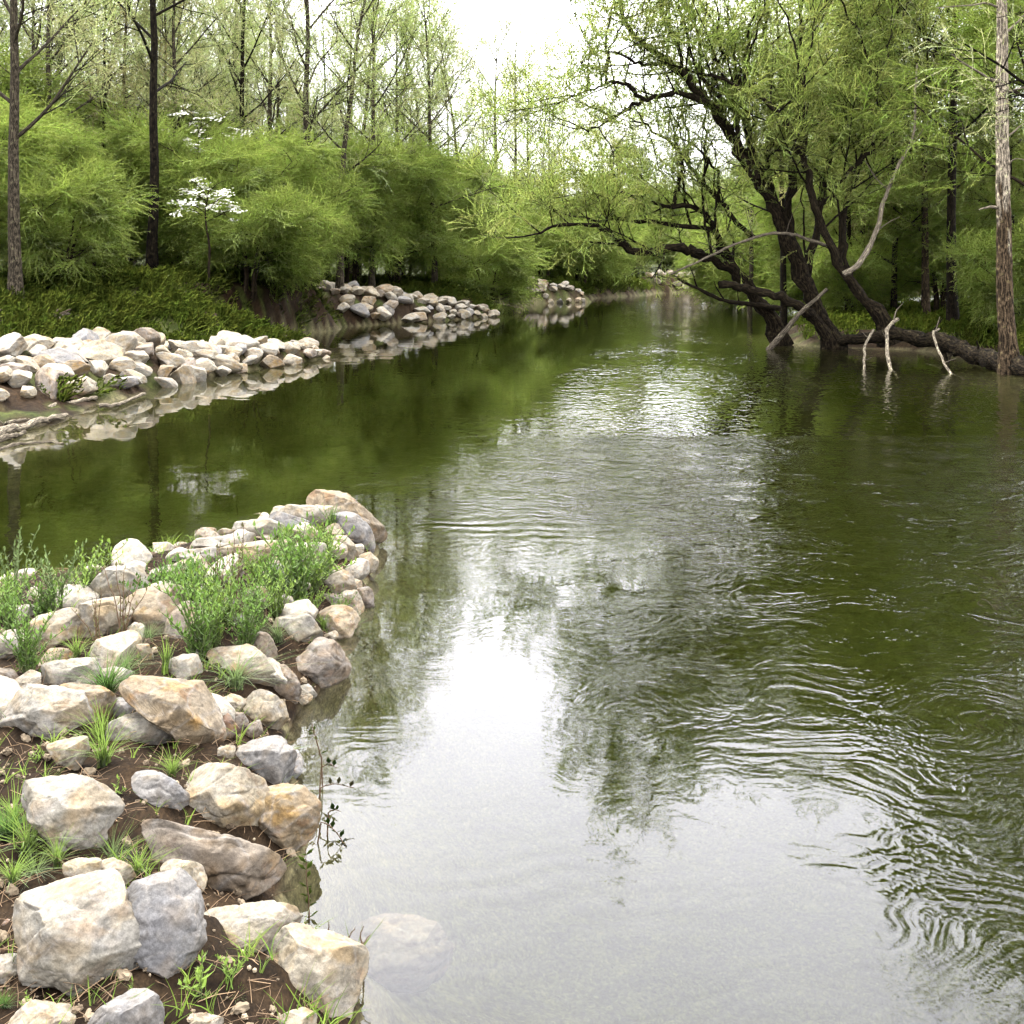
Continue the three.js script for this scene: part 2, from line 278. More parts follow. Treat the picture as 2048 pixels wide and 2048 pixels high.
function finishStone(g, tone, seed, size, uvScale, gain) {                // one skin: shared normals, box-mapped uv in metres
  g.deleteAttribute('uv'); g.deleteAttribute('normal');
  g = mergeVertices(g, 1e-5 * size + 1e-6); g.computeVertexNormals();
  g.setAttribute('color', new THREE.BufferAttribute(stoneColors(g.attributes.position.array, tone, seed, size, gain), 3));
  g = g.toNonIndexed();
  const p = g.attributes.position, n = g.attributes.normal, U = new Float32Array(p.count * 2);
  for (let i = 0; i < p.count; i += 3) {
    const ax = Math.abs(n.getX(i) + n.getX(i + 1) + n.getX(i + 2)), ay = Math.abs(n.getY(i) + n.getY(i + 1) + n.getY(i + 2)), az = Math.abs(n.getZ(i) + n.getZ(i + 1) + n.getZ(i + 2));
    for (let k = i; k < i + 3; k++) { const x = p.getX(k), y = p.getY(k), z = p.getZ(k); const [u, v] = ax > ay && ax > az ? [z, y] : ay > az ? [x, z] : [x, y]; U[2 * k] = u / uvScale + seed * 0.37; U[2 * k + 1] = v / uvScale + seed * 0.71; }
  }
  g.setAttribute('uv', new THREE.BufferAttribute(U, 2));
  return g;
}
function roughen(p, seed, size, k = 1) {                             // fractures and knobs along the radius
  const l = p.length() || 1e-6, f = 1 / size, x = p.x * f + seed * 1.9, y = p.y * f, z = p.z * f - seed;
  let d = 0.05 * fbm3(x * 1.3, y * 1.3, z * 1.3, 2) + 0.032 * fbm3(x * 5, y * 8, z * 5, 4);
  d -= 0.055 * Math.pow(1 - Math.abs(N3(x * 1.1 + 4, y * 1.9, z * 1.1)), 12) + 0.018 * Math.pow(1 - Math.abs(N3(x * 3 + 9, y * 5, z * 3)), 9);
  return p.multiplyScalar(1 + k * d * size * 0.5 / l);
}
const A_ = ([x, y]) => [x / 2.415, 950 + y / 2.415], B_ = ([x, y]) => [x / 2.0337, 1450 + y / 2.0337];
function outlineStone(conv, flat, tone, seed, label, o = {}) {
  const pts = []; for (let i = 0; i < flat.length; i += 2) pts.push(conv([flat[i], flat[i + 1]]));
  let x0 = 1e9, x1 = -1e9, y0 = 1e9, y1 = -1e9; for (const [x, y] of pts) { x0 = Math.min(x0, x); x1 = Math.max(x1, x); y0 = Math.min(y0, y); y1 = Math.max(y1, y); }
  const cx = (x0 + x1) / 2, cy = (y0 + y1) / 2, bx = lerp(cx, pts.find(p => p[1] === y1)[0], 0.6);
  let base;
  if (o.depth) base = o.depth; else { const g = onGround(bx, y1 - (y1 - y0) * 0.06), dw = EYE * FOC / (y1 - HOR); base = Math.min(-g.z, dw * 1.03); }
  const w = (x1 - x0) / FOC * base, h = (y1 - y0) / FOC * base, D = (o.thick ?? 0.8) * Math.min(w, 1.35 * h), dc = base + 0.34 * D, sc = dc / FOC;
  const c = at(cx, cy, dc), view = c.clone().sub(camera.position).normalize(), rt = V(0, 1, 0).cross(view).negate().normalize(), up = rt.clone().cross(view);
  // radius of the outline for every bearing
  const n = 180, R = new Float32Array(n);
  for (let k = 0; k < n; k++) {
    const a = k / n * 2 * Math.PI, ux = Math.cos(a), uy = -Math.sin(a); let best = 0;
    for (let i = 0, j = pts.length - 1; i < pts.length; j = i++) {
      const ax = pts[j][0] - cx, ay = pts[j][1] - cy, ex = pts[i][0] - pts[j][0], ey = pts[i][1] - pts[j][1], den = ux * ey - uy * ex;
      if (Math.abs(den) < 1e-9) continue;
      const t = (ax * ey - ay * ex) / den, s = (ax * uy - ay * ux) / den; if (t > 0 && s >= -1e-6 && s <= 1 + 1e-6) best = Math.max(best, t);
    }
    R[k] = (best || Math.min(x1 - x0, y1 - y0) / 2) * sc * 1.17 * (o.grow ?? (conv === A_ ? 1.1 : 1));
  }
  const S = R.map((_, k) => { let s = 0, q = 0; for (let m = -4; m <= 4; m++) { const wgt = 5 - Math.abs(m); s += wgt * R[(k + m + n) % n]; q += wgt; } return s / q; });
  const size = Math.max(w, h), r = rng(seed * 977 + 5), px = Math.max(x1 - x0, y1 - y0);
  let g = new THREE.IcosahedronGeometry(1, Math.round(clamp(px / 6.5, 8, 30)));
  const upL = V(up.y * 0 + V(0, 1, 0).dot(rt), V(0, 1, 0).dot(up), -V(0, 1, 0).dot(view));   // world up in the stone's own axes
  const cuts = [[upL.clone().add(V((r() - .5) * .5, 0, (r() - .5) * .3)).normalize(), 0.74 + r() * 0.14]];
  for (let k = 0; k < 13; k++) { const n3 = V(r() * 2 - 1, r() * 1.6 - 0.9, 0.35 + r() * 0.9).normalize(); cuts.push([n3, 0.6 + r() * 0.28]); }
  const P = g.attributes.position, v = V();
  for (let i = 0; i < P.count; i++) {
    v.fromBufferAttribute(P, i).normalize();
    const a = ((Math.atan2(v.y, v.x) / (2 * Math.PI)) % 1 + 1) % 1 * n, k = Math.floor(a), f = a - k, rr = lerp(S[k % n], S[(k + 1) % n], f), cp = Math.pow(Math.hypot(v.x, v.y), 0.72), b = Math.hypot(v.x, v.y) || 1e-6;
    const q = V(v.x / b * rr * cp, v.y / b * rr * cp, Math.sign(v.z) * Math.pow(Math.abs(v.z), 0.8) * D / 2);
    for (const [n3, off] of cuts) { const lim = off * Math.hypot(n3.x * w / 2, n3.y * h / 2, n3.z * D / 2), e = q.dot(n3) - lim; if (e > 0) q.addScaledVector(n3, -e * 0.985); }
    roughen(q, seed, size);
    P.setXYZ(i, q.x, q.y, q.z);
  }
  g = finishStone(g, tone, seed, size, 0.75);
  const m = new THREE.Mesh(g, M.stone);
  m.quaternion.setFromRotationMatrix(new THREE.Matrix4().makeBasis(rt, up, view.clone().negate()));
  m.position.copy(c);
  if (o.sink) m.position.addScaledVector(view, o.sink);
  tag(put(m, o.name || 'boulder'), label, 'boulder', 'stones of the near spit');
  return m;
}
const NEAR = [
  // front of the spit
  [B_, [105, 690, 140, 665, 250, 655, 430, 655, 460, 690, 500, 800, 540, 900, 565, 1000, 545, 1060, 495, 1135, 440, 1125, 330, 1060, 240, 1010, 120, 990, 115, 880, 90, 790], 'white', 'largest cream block with a blue grey top, front left beside the upright slab', { thick: .9 }],
  [B_, [460, 690, 540, 630, 620, 612, 770, 640, 800, 680, 830, 740, 845, 860, 820, 960, 760, 1022, 700, 1000, 640, 960, 590, 940, 540, 880, 500, 780], 'grey', 'upright grey slab with an orange stain leaning on the largest block', { thick: .45 }],
  [B_, [830, 740, 1000, 745, 1110, 748, 1200, 780, 1240, 810, 1240, 860, 1100, 890, 1040, 920, 960, 935, 900, 920, 850, 910, 830, 840], 'cream', 'long low cream stone at the water right of the upright slab', {}],
  [B_, [1060, 960, 1100, 900, 1200, 855, 1330, 890, 1475, 960, 1465, 1030, 1420, 1120, 1385, 1200, 1330, 1215, 1230, 1180, 1135, 1150, 1130, 1060, 1055, 1010], 'cream', 'flat topped cream block at the water, nearest the bottom edge', { thick: .95 }],
  [B_, [585, 365, 640, 385, 760, 420, 900, 460, 1050, 530, 1140, 580, 1165, 620, 1120, 640, 1030, 665, 900, 700, 840, 690, 760, 580, 680, 550, 650, 470], 'brown', 'long slanting grey brown slab tapering to a point on the mud', { thick: .7 }],
  [B_, [740, 135, 850, 165, 960, 200, 1055, 245, 1080, 310, 1065, 380, 1015, 475, 950, 470, 880, 380, 790, 330, 760, 260], 'cream', 'craggy cream and ochre wedge behind the long slanting slab', {}],
  [B_, [1055, 260, 1150, 245, 1230, 290, 1285, 340, 1280, 450, 1200, 490, 1130, 520, 1050, 500, 1020, 470, 1065, 380, 1075, 300], 'ochre', 'rounded ochre rock with a rusty edge standing in the water', {}],
  [B_, [945, 170, 1000, 85, 1060, 58, 1130, 65, 1190, 130, 1210, 190, 1180, 250, 1100, 255, 1000, 215, 950, 190], 'grey', 'smooth grey rock at the water behind the ochre rock', {}],
  [B_, [525, 190, 580, 178, 690, 230, 750, 290, 803, 360, 790, 390, 720, 365, 640, 330, 570, 270], 'grey', 'pale grey lens shaped stone lying alone on bare mud', { thick: .55 }],
  [B_, [45, 250, 100, 215, 280, 212, 350, 255, 440, 320, 485, 370, 450, 410, 400, 440, 415, 500, 390, 550, 310, 555, 240, 500, 180, 420, 110, 320], 'white', 'broad flat white slab with grass along its left side', { thick: .45 }],
  [B_, [215, 80, 260, 65, 340, 68, 350, 130, 310, 180, 260, 190, 235, 140, 195, 75], 'cream', 'small cream and orange stone above the broad white slab', {}],
  [B_, [265, 560, 320, 550, 400, 560, 405, 640, 340, 665, 275, 640], 'cream', 'left of two small cream stones behind the largest block', {}],
  [B_, [398, 555, 460, 550, 520, 585, 550, 630, 500, 660, 460, 675, 405, 640], 'cream', 'right of two small cream stones behind the largest block', {}],
  [B_, [655, 565, 700, 550, 770, 570, 820, 585, 830, 630, 810, 680, 740, 660, 680, 620], 'cream', 'small knobbly cream stone between upright slab and slanting slab', {}],
  [B_, [-70, 960, 0, 950, 60, 955, 110, 1010, 60, 1045, 15, 1080, -60, 1085], 'white', 'white stone cut by the left edge below the largest block', {}],
  [B_, [50, 1190, 140, 1135, 230, 1160, 330, 1200, 360, 1240, 300, 1330, 100, 1330, 40, 1240], 'cream', 'yellowish cream stone cut by the bottom edge at the left', {}],
  [B_, [360, 1210, 420, 1150, 530, 1110, 600, 1125, 640, 1180, 640, 1240, 560, 1300, 400, 1290], 'grey', 'grey stone at the bottom edge under the upright slab', {}],
  [B_, [720, 1190, 760, 1180, 850, 1190, 920, 1220, 800, 1270, 730, 1240], 'cream', 'low stone at the bottom edge on the mud', {}],
  [B_, [1120, 1190, 1230, 1165, 1290, 1200, 1280, 1260, 1150, 1265], 'cream', 'small cream stone at the bottom edge below the flat topped block', {}],
  [B_, [5, 812, 30, 790, 52, 800, 36, 826], 'rust', 'little reddish pebble on the soil at the left edge', {}],
  [B_, [890, 85, 960, 90, 940, 150, 890, 140], 'cream', 'thumb sized pale stone between the grey rock and big ochre boulder', {}],
  // middle
  [A_, [20, 1150, 60, 1060, 150, 1030, 260, 1040, 370, 1090, 400, 1150, 470, 1200, 465, 1260, 400, 1285, 240, 1265, 120, 1225, 40, 1190], 'white', 'big white boulder at the left edge with a rounded front', {}],
  [A_, [290, 1030, 370, 1020, 470, 1050, 530, 1090, 540, 1180, 500, 1210, 420, 1170, 370, 1090, 320, 1050], 'ochre', 'orange sided stone tucked behind the big white boulder', {}],
  [A_, [530, 1120, 580, 1080, 630, 1110, 655, 1160, 600, 1190, 560, 1190, 535, 1160], 'grey', 'small dark grey stone left of the big ochre boulder', {}],
  [A_, [530, 1250, 570, 1190, 680, 1155, 800, 1170, 840, 1220, 830, 1290, 740, 1328, 620, 1310, 560, 1310], 'white', 'white rock in front of the big ochre boulder', {}],
  [A_, [600, 1030, 680, 990, 820, 995, 950, 1030, 1020, 1090, 1045, 1180, 1045, 1290, 1010, 1390, 900, 1370, 840, 1250, 740, 1180, 650, 1090], 'ochre', 'biggest ochre boulder, smooth and rounded, mid spit', {}],
  [A_, [190, 930, 250, 905, 400, 895, 480, 905, 485, 960, 400, 1000, 280, 1020, 200, 990], 'white', 'flat white stone left of the dark grass tuft', {}],
  [A_, [490, 930, 560, 930, 660, 975, 630, 1020, 540, 1010], 'white', 'flat pale stone half hidden by the dark grass tuft', {}],
  [A_, [830, 900, 880, 862, 940, 885, 970, 940, 950, 990, 900, 1015, 850, 980, 835, 940], 'white', 'round white stone on mud behind the biggest ochre boulder', {}],
  [A_, [985, 870, 1050, 845, 1180, 840, 1240, 890, 1300, 980, 1305, 1060, 1230, 1060, 1180, 980, 1080, 920], 'cream', 'curved cream stone overgrown with thin grass', {}],
  [A_, [1190, 1090, 1220, 1050, 1290, 1070, 1370, 1110, 1390, 1200, 1380, 1250, 1320, 1260, 1210, 1190], 'cream', 'craggy cream stone over the water beside the red stone', {}],
  [A_, [1310, 970, 1360, 920, 1420, 980, 1445, 1040, 1420, 1090, 1370, 1100, 1310, 1060], 'brown', 'brownish stone between the curved stone and the waterside wedge', {}],
  [A_, [1390, 930, 1470, 880, 1545, 800, 1600, 830, 1660, 890, 1695, 940, 1690, 985, 1620, 1010, 1510, 1030, 1440, 1000], 'brown', 'pointed tan wedge jutting into the water mid spit', {}],
  [A_, [1440, 1030, 1490, 1015, 1530, 1070, 1470, 1085, 1440, 1070], 'white', 'small white stone at the water below the tan wedge', {}],
  [A_, [1330, 740, 1360, 680, 1440, 665, 1500, 710, 1550, 790, 1470, 840, 1400, 820, 1340, 790], 'white', 'cracked white stone above the tan wedge', {}],
  [A_, [1205, 770, 1260, 750, 1310, 810, 1335, 880, 1300, 930, 1240, 870], 'brown', 'slanting brownish stone in the soil left of the cracked white stone', {}],
  [A_, [1520, 590, 1620, 585, 1720, 590, 1750, 650, 1680, 690, 1590, 690, 1530, 650], 'brown', 'flat tan stone at the right shore among weeds', {}],
  [A_, [1540, 510, 1590, 460, 1640, 452, 1690, 500, 1720, 570, 1640, 595, 1560, 580], 'cream', 'domed cream stone above the flat tan stone', {}],
  [A_, [1715, 560, 1760, 535, 1795, 570, 1800, 640, 1760, 655, 1720, 610], 'brown', 'small brown stone in the water right of the flat tan stone', {}],
  [A_, [1730, 400, 1780, 378, 1820, 410, 1815, 450, 1760, 480, 1725, 460], 'cream', 'small round stone in the water below the spit end', {}],
  [A_, [1500, 110, 1570, 75, 1650, 100, 1730, 160, 1810, 235, 1850, 285, 1820, 325, 1760, 285, 1690, 235, 1600, 215, 1530, 180], 'ochre', 'long yellow and rust rock at the very end of the spit', {}],
  [A_, [1600, 86, 1660, 80, 1700, 115, 1728, 160, 1660, 135], 'cream', 'small stone perched on top at the spit end', {}],
  [A_, [1620, 200, 1680, 180, 1760, 240, 1805, 320, 1780, 375, 1710, 360, 1640, 280], 'grey', 'grey stone under the long rock at the spit end', {}],
  [A_, [1600, 300, 1650, 285, 1700, 340, 1730, 400, 1700, 435, 1650, 425, 1610, 370], 'cream', 'cream stone with weeds just below the spit end', {}],
  [A_, [1355, 175, 1400, 150, 1490, 142, 1540, 180, 1565, 220, 1500, 250, 1420, 235], 'white', 'white stone on the crest next to the spit end rock', {}],
  [A_, [1290, 200, 1340, 180, 1440, 215, 1530, 250, 1545, 300, 1460, 300, 1360, 260, 1300, 235], 'grey', 'low grey white stone on the crest behind the grass sprig', {}],
  [A_, [1110, 240, 1160, 205, 1250, 210, 1340, 250, 1368, 310, 1320, 335, 1220, 310, 1130, 285], 'white', 'white stone with an orange end on the crest', {}],
  [A_, [1225, 200, 1270, 192, 1300, 210, 1240, 220], 'cream', 'tiny cream stone peeping over the crest', {}],
  [A_, [945, 310, 960, 250, 1030, 265, 1062, 300, 990, 325], 'ochre', 'small orange stone on the back edge of the crest', {}],
  [A_, [1050, 275, 1090, 255, 1135, 275, 1110, 305], 'cream', 'small cream stone right of the small orange stone', {}],
  [A_, [890, 355, 960, 305, 1100, 300, 1200, 290, 1240, 320, 1100, 360, 960, 380], 'white', 'long flat white stone on the back of the crest', {}],
  [A_, [1080, 360, 1180, 320, 1300, 325, 1390, 360, 1385, 420, 1330, 450, 1200, 430, 1100, 410], 'cream', 'broad cream slab in the middle of the crest', {}],
  [A_, [830, 410, 900, 365, 1040, 350, 1085, 390, 1000, 450, 880, 450], 'white', 'white stone left of the broad cream slab', {}],
  [A_, [1365, 420, 1400, 350, 1470, 320, 1550, 350, 1570, 420, 1500, 480, 1400, 460], 'white', 'white stone half covered by leafy weeds near the spit end', {}],
  [A_, [700, 500, 800, 450, 960, 400, 1005, 440, 1000, 500, 900, 530, 760, 540], 'cream', 'wide pale stone over dark leaves on the back slope', {}],
  [A_, [415, 580, 500, 480, 560, 435, 640, 440, 705, 450, 700, 540, 670, 590, 560, 610], 'white', 'pointed white stone with a yellow tip on the back edge', {}],
  [A_, [580, 780, 600, 640, 680, 580, 780, 560, 880, 580, 910, 620, 905, 690, 840, 770, 740, 800, 640, 810], 'ochre', 'large orange streaked boulder in the middle of the weeds', {}],
  [A_, [385, 690, 420, 620, 500, 585, 600, 590, 650, 630, 610, 780, 480, 795, 420, 760], 'cream', 'cream stone left of the orange streaked boulder', {}],
  [A_, [110, 770, 200, 690, 310, 670, 380, 700, 390, 770, 330, 840, 230, 860, 140, 840], 'cream', 'chunky cream stone near the left edge among tall weeds', {}],
  [A_, [-60, 830, 0, 790, 40, 765, 100, 775, 120, 830, 90, 890, -20, 900], 'white', 'white stone cut by the left edge below the tall weeds', {}],
  [A_, [40, 660, 110, 635, 190, 650, 175, 705, 100, 725, 50, 710], 'white', 'flat white stone in tall weeds at far left of the spit', {}],
  [A_, [-50, 960, 0, 935, 50, 950, 90, 1010, 40, 1065, -40, 1070], 'brown', 'tan stone cut by the left edge above the big white boulder', {}],
  [A_, [1180, 560, 1250, 540, 1288, 580, 1275, 645, 1220, 660, 1190, 610], 'cream', 'cream stone showing between two clumps of weeds', {}],
  [A_, [1300, 440, 1360, 430, 1420, 470, 1415, 545, 1330, 550, 1290, 490], 'grey', 'grey stone behind the tallest clump of weeds', {}],
  [A_, [1036, 1140, 1100, 1165, 1160, 1250, 1120, 1300, 1050, 1275], 'rust', 'red stone wedged by the biggest ochre boulder', {}],
  [A_, [1110, 1150, 1160, 1145, 1192, 1200, 1150, 1255], 'brown', 'small brown stone right of the red stone', {}],
  [A_, [1180, 1220, 1250, 1190, 1262, 1245, 1200, 1275], 'brown', 'dark wet stone under the craggy cream stone', {}],
  [A_, [1080, 595, 1140, 610, 1145, 665, 1090, 660], 'white', 'small white stone among the leafy weeds mid spit', {}],
  [A_, [1140, 685, 1200, 660, 1235, 700, 1170, 720], 'white', 'small flat white stone on soil below the weeds', {}],
  [A_, [665, 825, 710, 815, 735, 880, 700, 905], 'ochre', 'small orange stone on edge beside the round white stone', {}],
  [A_, [1560, 690, 1600, 700, 1605, 750, 1570, 765], 'brown', 'thin upright stone at the shore above the tan wedge', {}],
  [A_, [1565, 775, 1620, 755, 1632, 785, 1580, 805], 'cream', 'little flat stone at the shore above the tan wedge', {}],
  [A_, [1040, 450, 1120, 430, 1180, 470, 1170, 520, 1080, 520], 'cream', 'cream stone behind the dry brown stalk', {}],
  [A_, [880, 560, 990, 540, 1040, 590, 1000, 640, 900, 630], 'white', 'white stone right of the orange streaked boulder under leaves', {}],
];
NEAR.forEach(([conv, pts, tone, label, o], i) => outlineStone(conv, pts, tone, i + 1, label, o));
// the drowned slab beside the flat topped block: its top lies a hand below the surface
outlineStone(B_, [1440, 930, 1560, 885, 1680, 945, 1760, 1015, 1840, 1150, 1860, 1240, 1700, 1340, 1480, 1330, 1420, 1100], 'brown', 90, 'drowned tan slab seen through shallow water at the bottom edge', { depth: 5.2, thick: .3, sink: 0.68, grow: 1.4 });
console.log('near stones');

// heaps: eight shapes, turned, stretched and strewn over each heap
const heapShapes = [], HEAPTONE = ['white', 'cream', 'white', 'ochre', 'white', 'grey', 'cream', 'white', 'brown', 'cream'], TONEWORD = { white: 'white', cream: 'cream', ochre: 'orange tinted', grey: 'grey', brown: 'brownish' };
for (let s = 0; s < 10; s++) {
  const r = rng(400 + s); let g = new THREE.IcosahedronGeometry(1, 9);
  const cuts = Array.from({ length: 9 }, () => [V(r() * 2 - 1, r() * 2 - 1, r() * 2 - 1).normalize(), 0.55 + r() * 0.25]), P = g.attributes.position, v = V();
  for (let i = 0; i < P.count; i++) { v.fromBufferAttribute(P, i).normalize(); for (const [n, o] of cuts) { const e = v.dot(n) - o; if (e > 0) v.addScaledVector(n, -e * 0.95); } roughen(v, s + 50, 2, 0.9); v.multiplyScalar(0.72); P.setXYZ(i, v.x, v.y, v.z); }
  heapShapes.push(finishStone(g, HEAPTONE[s], s + 60, 1.6, 1.4, 0.55));
}
function strewHeap(key, seed, count, sMin, sMax, label, group, reach = 0.95) {
  const L = HEAPS[key], r = rng(seed), put_ = []; let tries = 0;
  while (put_.length < count && tries++ < 9000) {
    const k = Math.floor(r() * (L.length - 1)), a = L[k], b = L[k + 1], t = r(), hw = lerp(a[2], b[2], t) * reach, dx = b[0] - a[0], dz = b[1] - a[1], l = Math.hypot(dx, dz), o = (r() * 2 - 1) * hw;
    const x = lerp(a[0], b[0], t) - dz / l * o * -1, z = lerp(a[1], b[1], t) + dx / l * o * -1, s = lerp(sMin, sMax, Math.pow(r(), 1.6)) * (hw < 1 ? 0.75 : 1);
    if (put_.some(p => Math.hypot(p[0] - x, p[1] - z) < (p[2] + s) * 0.47)) continue;
    const h = ground(x, z, false); if (h < -0.25) continue;
    put_.push([x, z, s, h]);
  }
  for (const [x, z, s, h] of put_) {
    const hk = Math.floor(r() * heapShapes.length), m = new THREE.Mesh(heapShapes[hk], M.stoneFar);
    m.scale.set(s * (1.05 + r() * 0.5), s * (0.6 + r() * 0.3), s * (0.8 + r() * 0.3)); m.rotation.set((r() - .5) * 0.7, r() * 6.28, (r() - .5) * 0.9);
    m.position.set(x, Math.max(h, -0.05) + s * (0.2 + 0.25 * r()), z);
    tag(put(m, 'riprap_stone'), `${TONEWORD[HEAPTONE[hk]]} ${s > lerp(sMin, sMax, .45) ? 'large' : 'small'} stone ${h < .18 ? 'at the waterline of' : 'up on'} ${label}`, 'stone', group);
  }
  return put_.length;
}
console.log('heaps', strewHeap('bend', 1, 152, 0.34, 0.68, 'the heap along the near left bank', 'stones heaped along the near left bank'),
  strewHeap('second', 2, 86, 0.4, 0.78, 'the second heap under the bushes', 'stones of the second heap on the left bank'),
  strewHeap('third', 3, 26, 0.4, 0.75, 'the third heap on the far left bank', 'stones of the third heap on the left bank'),
  strewHeap('fourth', 4, 34, 0.5, 0.8, 'the farthest heap beyond the willow', 'stones of the farthest heap'));

// smaller stones wedged between the boulders of the spit
{
  const r = rng(555), done = []; let tries = 0;
  while (done.length < 72 && tries++ < 6000) {
    const d = 7.2 + 7 * r(), x = lerp(-5, -1.2, r()), h = ground(x, -d), s = .1 + .2 * Math.pow(r(), 1.5); if (h < .02 || x < -.46 * d) continue;
    if (done.some(p => Math.hypot(p[0] - x, p[1] + d) < (p[2] + s) * .8)) continue; done.push([x, -d, s]);
    const hk = Math.floor(r() * heapShapes.length), m = new THREE.Mesh(heapShapes[hk], M.stone); m.scale.set(s * 1.2, s * .85, s); m.rotation.set(r() - .5, r() * 6.28, r() - .5); m.position.set(x, h + s * .15, -d);
    tag(put(m, 'wedged_stone'), `${s > .17 ? 'larger' : 'little'} ${TONEWORD[HEAPTONE[hk]]} stone wedged between boulders on ${d > 11 ? 'the far half of the spit' : h < .12 ? 'the low edge of the spit' : 'the near half of the spit'}`, 'stone', 'small stones between the spit boulders');
  }
}
// ---------------------------------------------------------------- wood and leaves
class Wood {                                                        // collects tapered, bent tubes into one skin
  constructor() { this.p = []; this.n = []; this.u = []; this.i = []; }
  tube(pts, rad, sides = 6, capEnd = false, lump = 0) {
    const start = this.p.length / 3, T = V(), X = V(), Y = V(); let len = 0, ref = V(0.31, 0.2, 0.93);
    for (let k = 0; k < pts.length; k++) {
      T.copy(pts[Math.min(k + 1, pts.length - 1)]).sub(pts[Math.max(k - 1, 0)]).normalize();
      X.copy(ref).addScaledVector(T, -ref.dot(T)); if (X.lengthSq() < 1e-4) X.set(1, 0.3, 0).addScaledVector(T, -T.x); X.normalize(); ref = X.clone(); Y.crossVectors(T, X);
      if (k) len += pts[k].distanceTo(pts[k - 1]);
      for (let s = 0; s <= sides; s++) { const a = s / sides * 2 * Math.PI, c = Math.cos(a), d = Math.sin(a), nx = X.x * c + Y.x * d, ny = X.y * c + Y.y * d, nz = X.z * c + Y.z * d, r = rad[k] * (lump ? 1 + lump * fbm3(c * 1.6 + pts[k].x, d * 1.6 + pts[k].y * .8, len * 1.1 + pts[k].z, 3) : 1); this.p.push(pts[k].x + nx * r, pts[k].y + ny * r, pts[k].z + nz * r); this.n.push(nx, ny, nz); this.u.push(s / sides, len / 1.6); }
    }
    for (let k = 0; k + 1 < pts.length; k++) for (let s = 0; s < sides; s++) { const a = start + k * (sides + 1) + s, b = a + sides + 1; this.i.push(a, a + 1, b, a + 1, b + 1, b); }
    if (capEnd) { const e = pts.length - 1, c = this.p.length / 3; this.p.push(pts[e].x, pts[e].y, pts[e].z); this.n.push(T.x, T.y, T.z); this.u.push(0.5, 0); for (let s = 0; s < sides; s++) this.i.push(start + e * (sides + 1) + s, start + e * (sides + 1) + s + 1, c); }
    return this;
  }
  geo() { const g = new THREE.BufferGeometry(); g.setAttribute('position', new THREE.Float32BufferAttribute(this.p, 3)); g.setAttribute('normal', new THREE.Float32BufferAttribute(this.n, 3)); g.setAttribute('uv', new THREE.Float32BufferAttribute(this.u, 2)); g.setIndex(this.i); return g; }
}
const bend = (pts, n, r, amp) => {                                   // a smooth line through a few points, with a little crookedness
  const c = new THREE.CatmullRomCurve3(pts), o = c.getPoints(n); for (let k = 1; k < o.length - 1; k++) o[k].add(V((r() - .5) * amp, (r() - .5) * amp, (r() - .5) * amp)); return o;
};
const taper = (n, a, b, pow = 1) => Array.from({ length: n }, (_, k) => lerp(a, b, Math.pow(k / (n - 1), pow)));

function spray(seed, o) {                                            // a leafy twig that points along +z: stalk, side stalks, leaves
  const r = rng(seed), P = [], N = [], I = [], leafAt = (p, dir, len, wid) => {
    const side = V(0, 1, 0).cross(dir); if (side.lengthSq() < 1e-3) side.set(1, 0, 0); side.normalize().applyAxisAngle(dir, (r() - .5) * 2.2); const nn = dir.clone().cross(side).normalize(), b = P.length / 3;
    const q = [p, p.clone().addScaledVector(dir, len * .45).addScaledVector(side, wid / 2).addScaledVector(nn, wid * .12), p.clone().addScaledVector(dir, len).addScaledVector(nn, -len * .1), p.clone().addScaledVector(dir, len * .45).addScaledVector(side, -wid / 2).addScaledVector(nn, wid * .12)];
    for (const v of q) { P.push(v.x, v.y, v.z); N.push(nn.x, nn.y, nn.z); } I.push(b, b + 1, b + 2, b, b + 2, b + 3);
  };
  const stalk = (p, dir, len, nl, depth) => {
    let q = p.clone(); const d = dir.clone(), st = len / nl;
    for (let k = 0; k < nl; k++) {
      const ld = d.clone().add(V(r() - .5, (r() - .5) * .8, r() - .5).multiplyScalar(1.5)).normalize(); leafAt(q, ld, o.leaf * (.7 + r() * .6), o.width * (.7 + r() * .6));
      if (depth && k % o.every === 1) { const sd = d.clone().add(V((k % 2 ? 1 : -1) * (.6 + r() * .5), (r() - .5) * .5, 0)).normalize(); stalk(q.clone(), sd, len * (.3 + .3 * r()), Math.max(2, Math.round(nl * .45)), depth - 1); }
      const e = q.clone().addScaledVector(d, st); { const b = P.length / 3, s = V(0.004 * (o.stalk ?? 1), 0, 0), u = V(0, 0.004 * (o.stalk ?? 1), 0); for (const v of [q.clone().add(s), q.clone().sub(s).add(u), e.clone().sub(s), e.clone().add(s).add(u)]) { P.push(v.x, v.y, v.z); N.push(0, 1, 0); } I.push(b, b + 1, b + 2, b, b + 2, b + 3); }
      q = e; d.add(V((r() - .5) * .25, -(o.droop ?? .03), 0)).normalize();
    }
  };
  stalk(V(), V(0, 0, 1), o.len, o.n, o.depth ?? 1);
  const g = new THREE.BufferGeometry(); g.setAttribute('position', new THREE.Float32BufferAttribute(P, 3)); g.setAttribute('normal', new THREE.Float32BufferAttribute(N, 3)); g.setIndex(I); return g;
}
const SPRAY = {
  shrub: spray(1, { len: 1.05, n: 15, leaf: 0.095, width: 0.034, every: 3 }),
  tall: spray(2, { len: 1.0, n: 8, leaf: 0.085, width: 0.036, every: 3, stalk: 2.2 }),
  willow: spray(3, { len: 0.9, n: 11, leaf: 0.12, width: 0.03, every: 4, stalk: 1.5 }),
  blossom: spray(5, { len: 0.6, n: 8, leaf: 0.09, width: 0.08, every: 3, droop: 0 }),
  herb: spray(4, { len: 0.4, n: 11, leaf: 0.10, width: 0.03, every: 4, droop: -0.01 }),
};
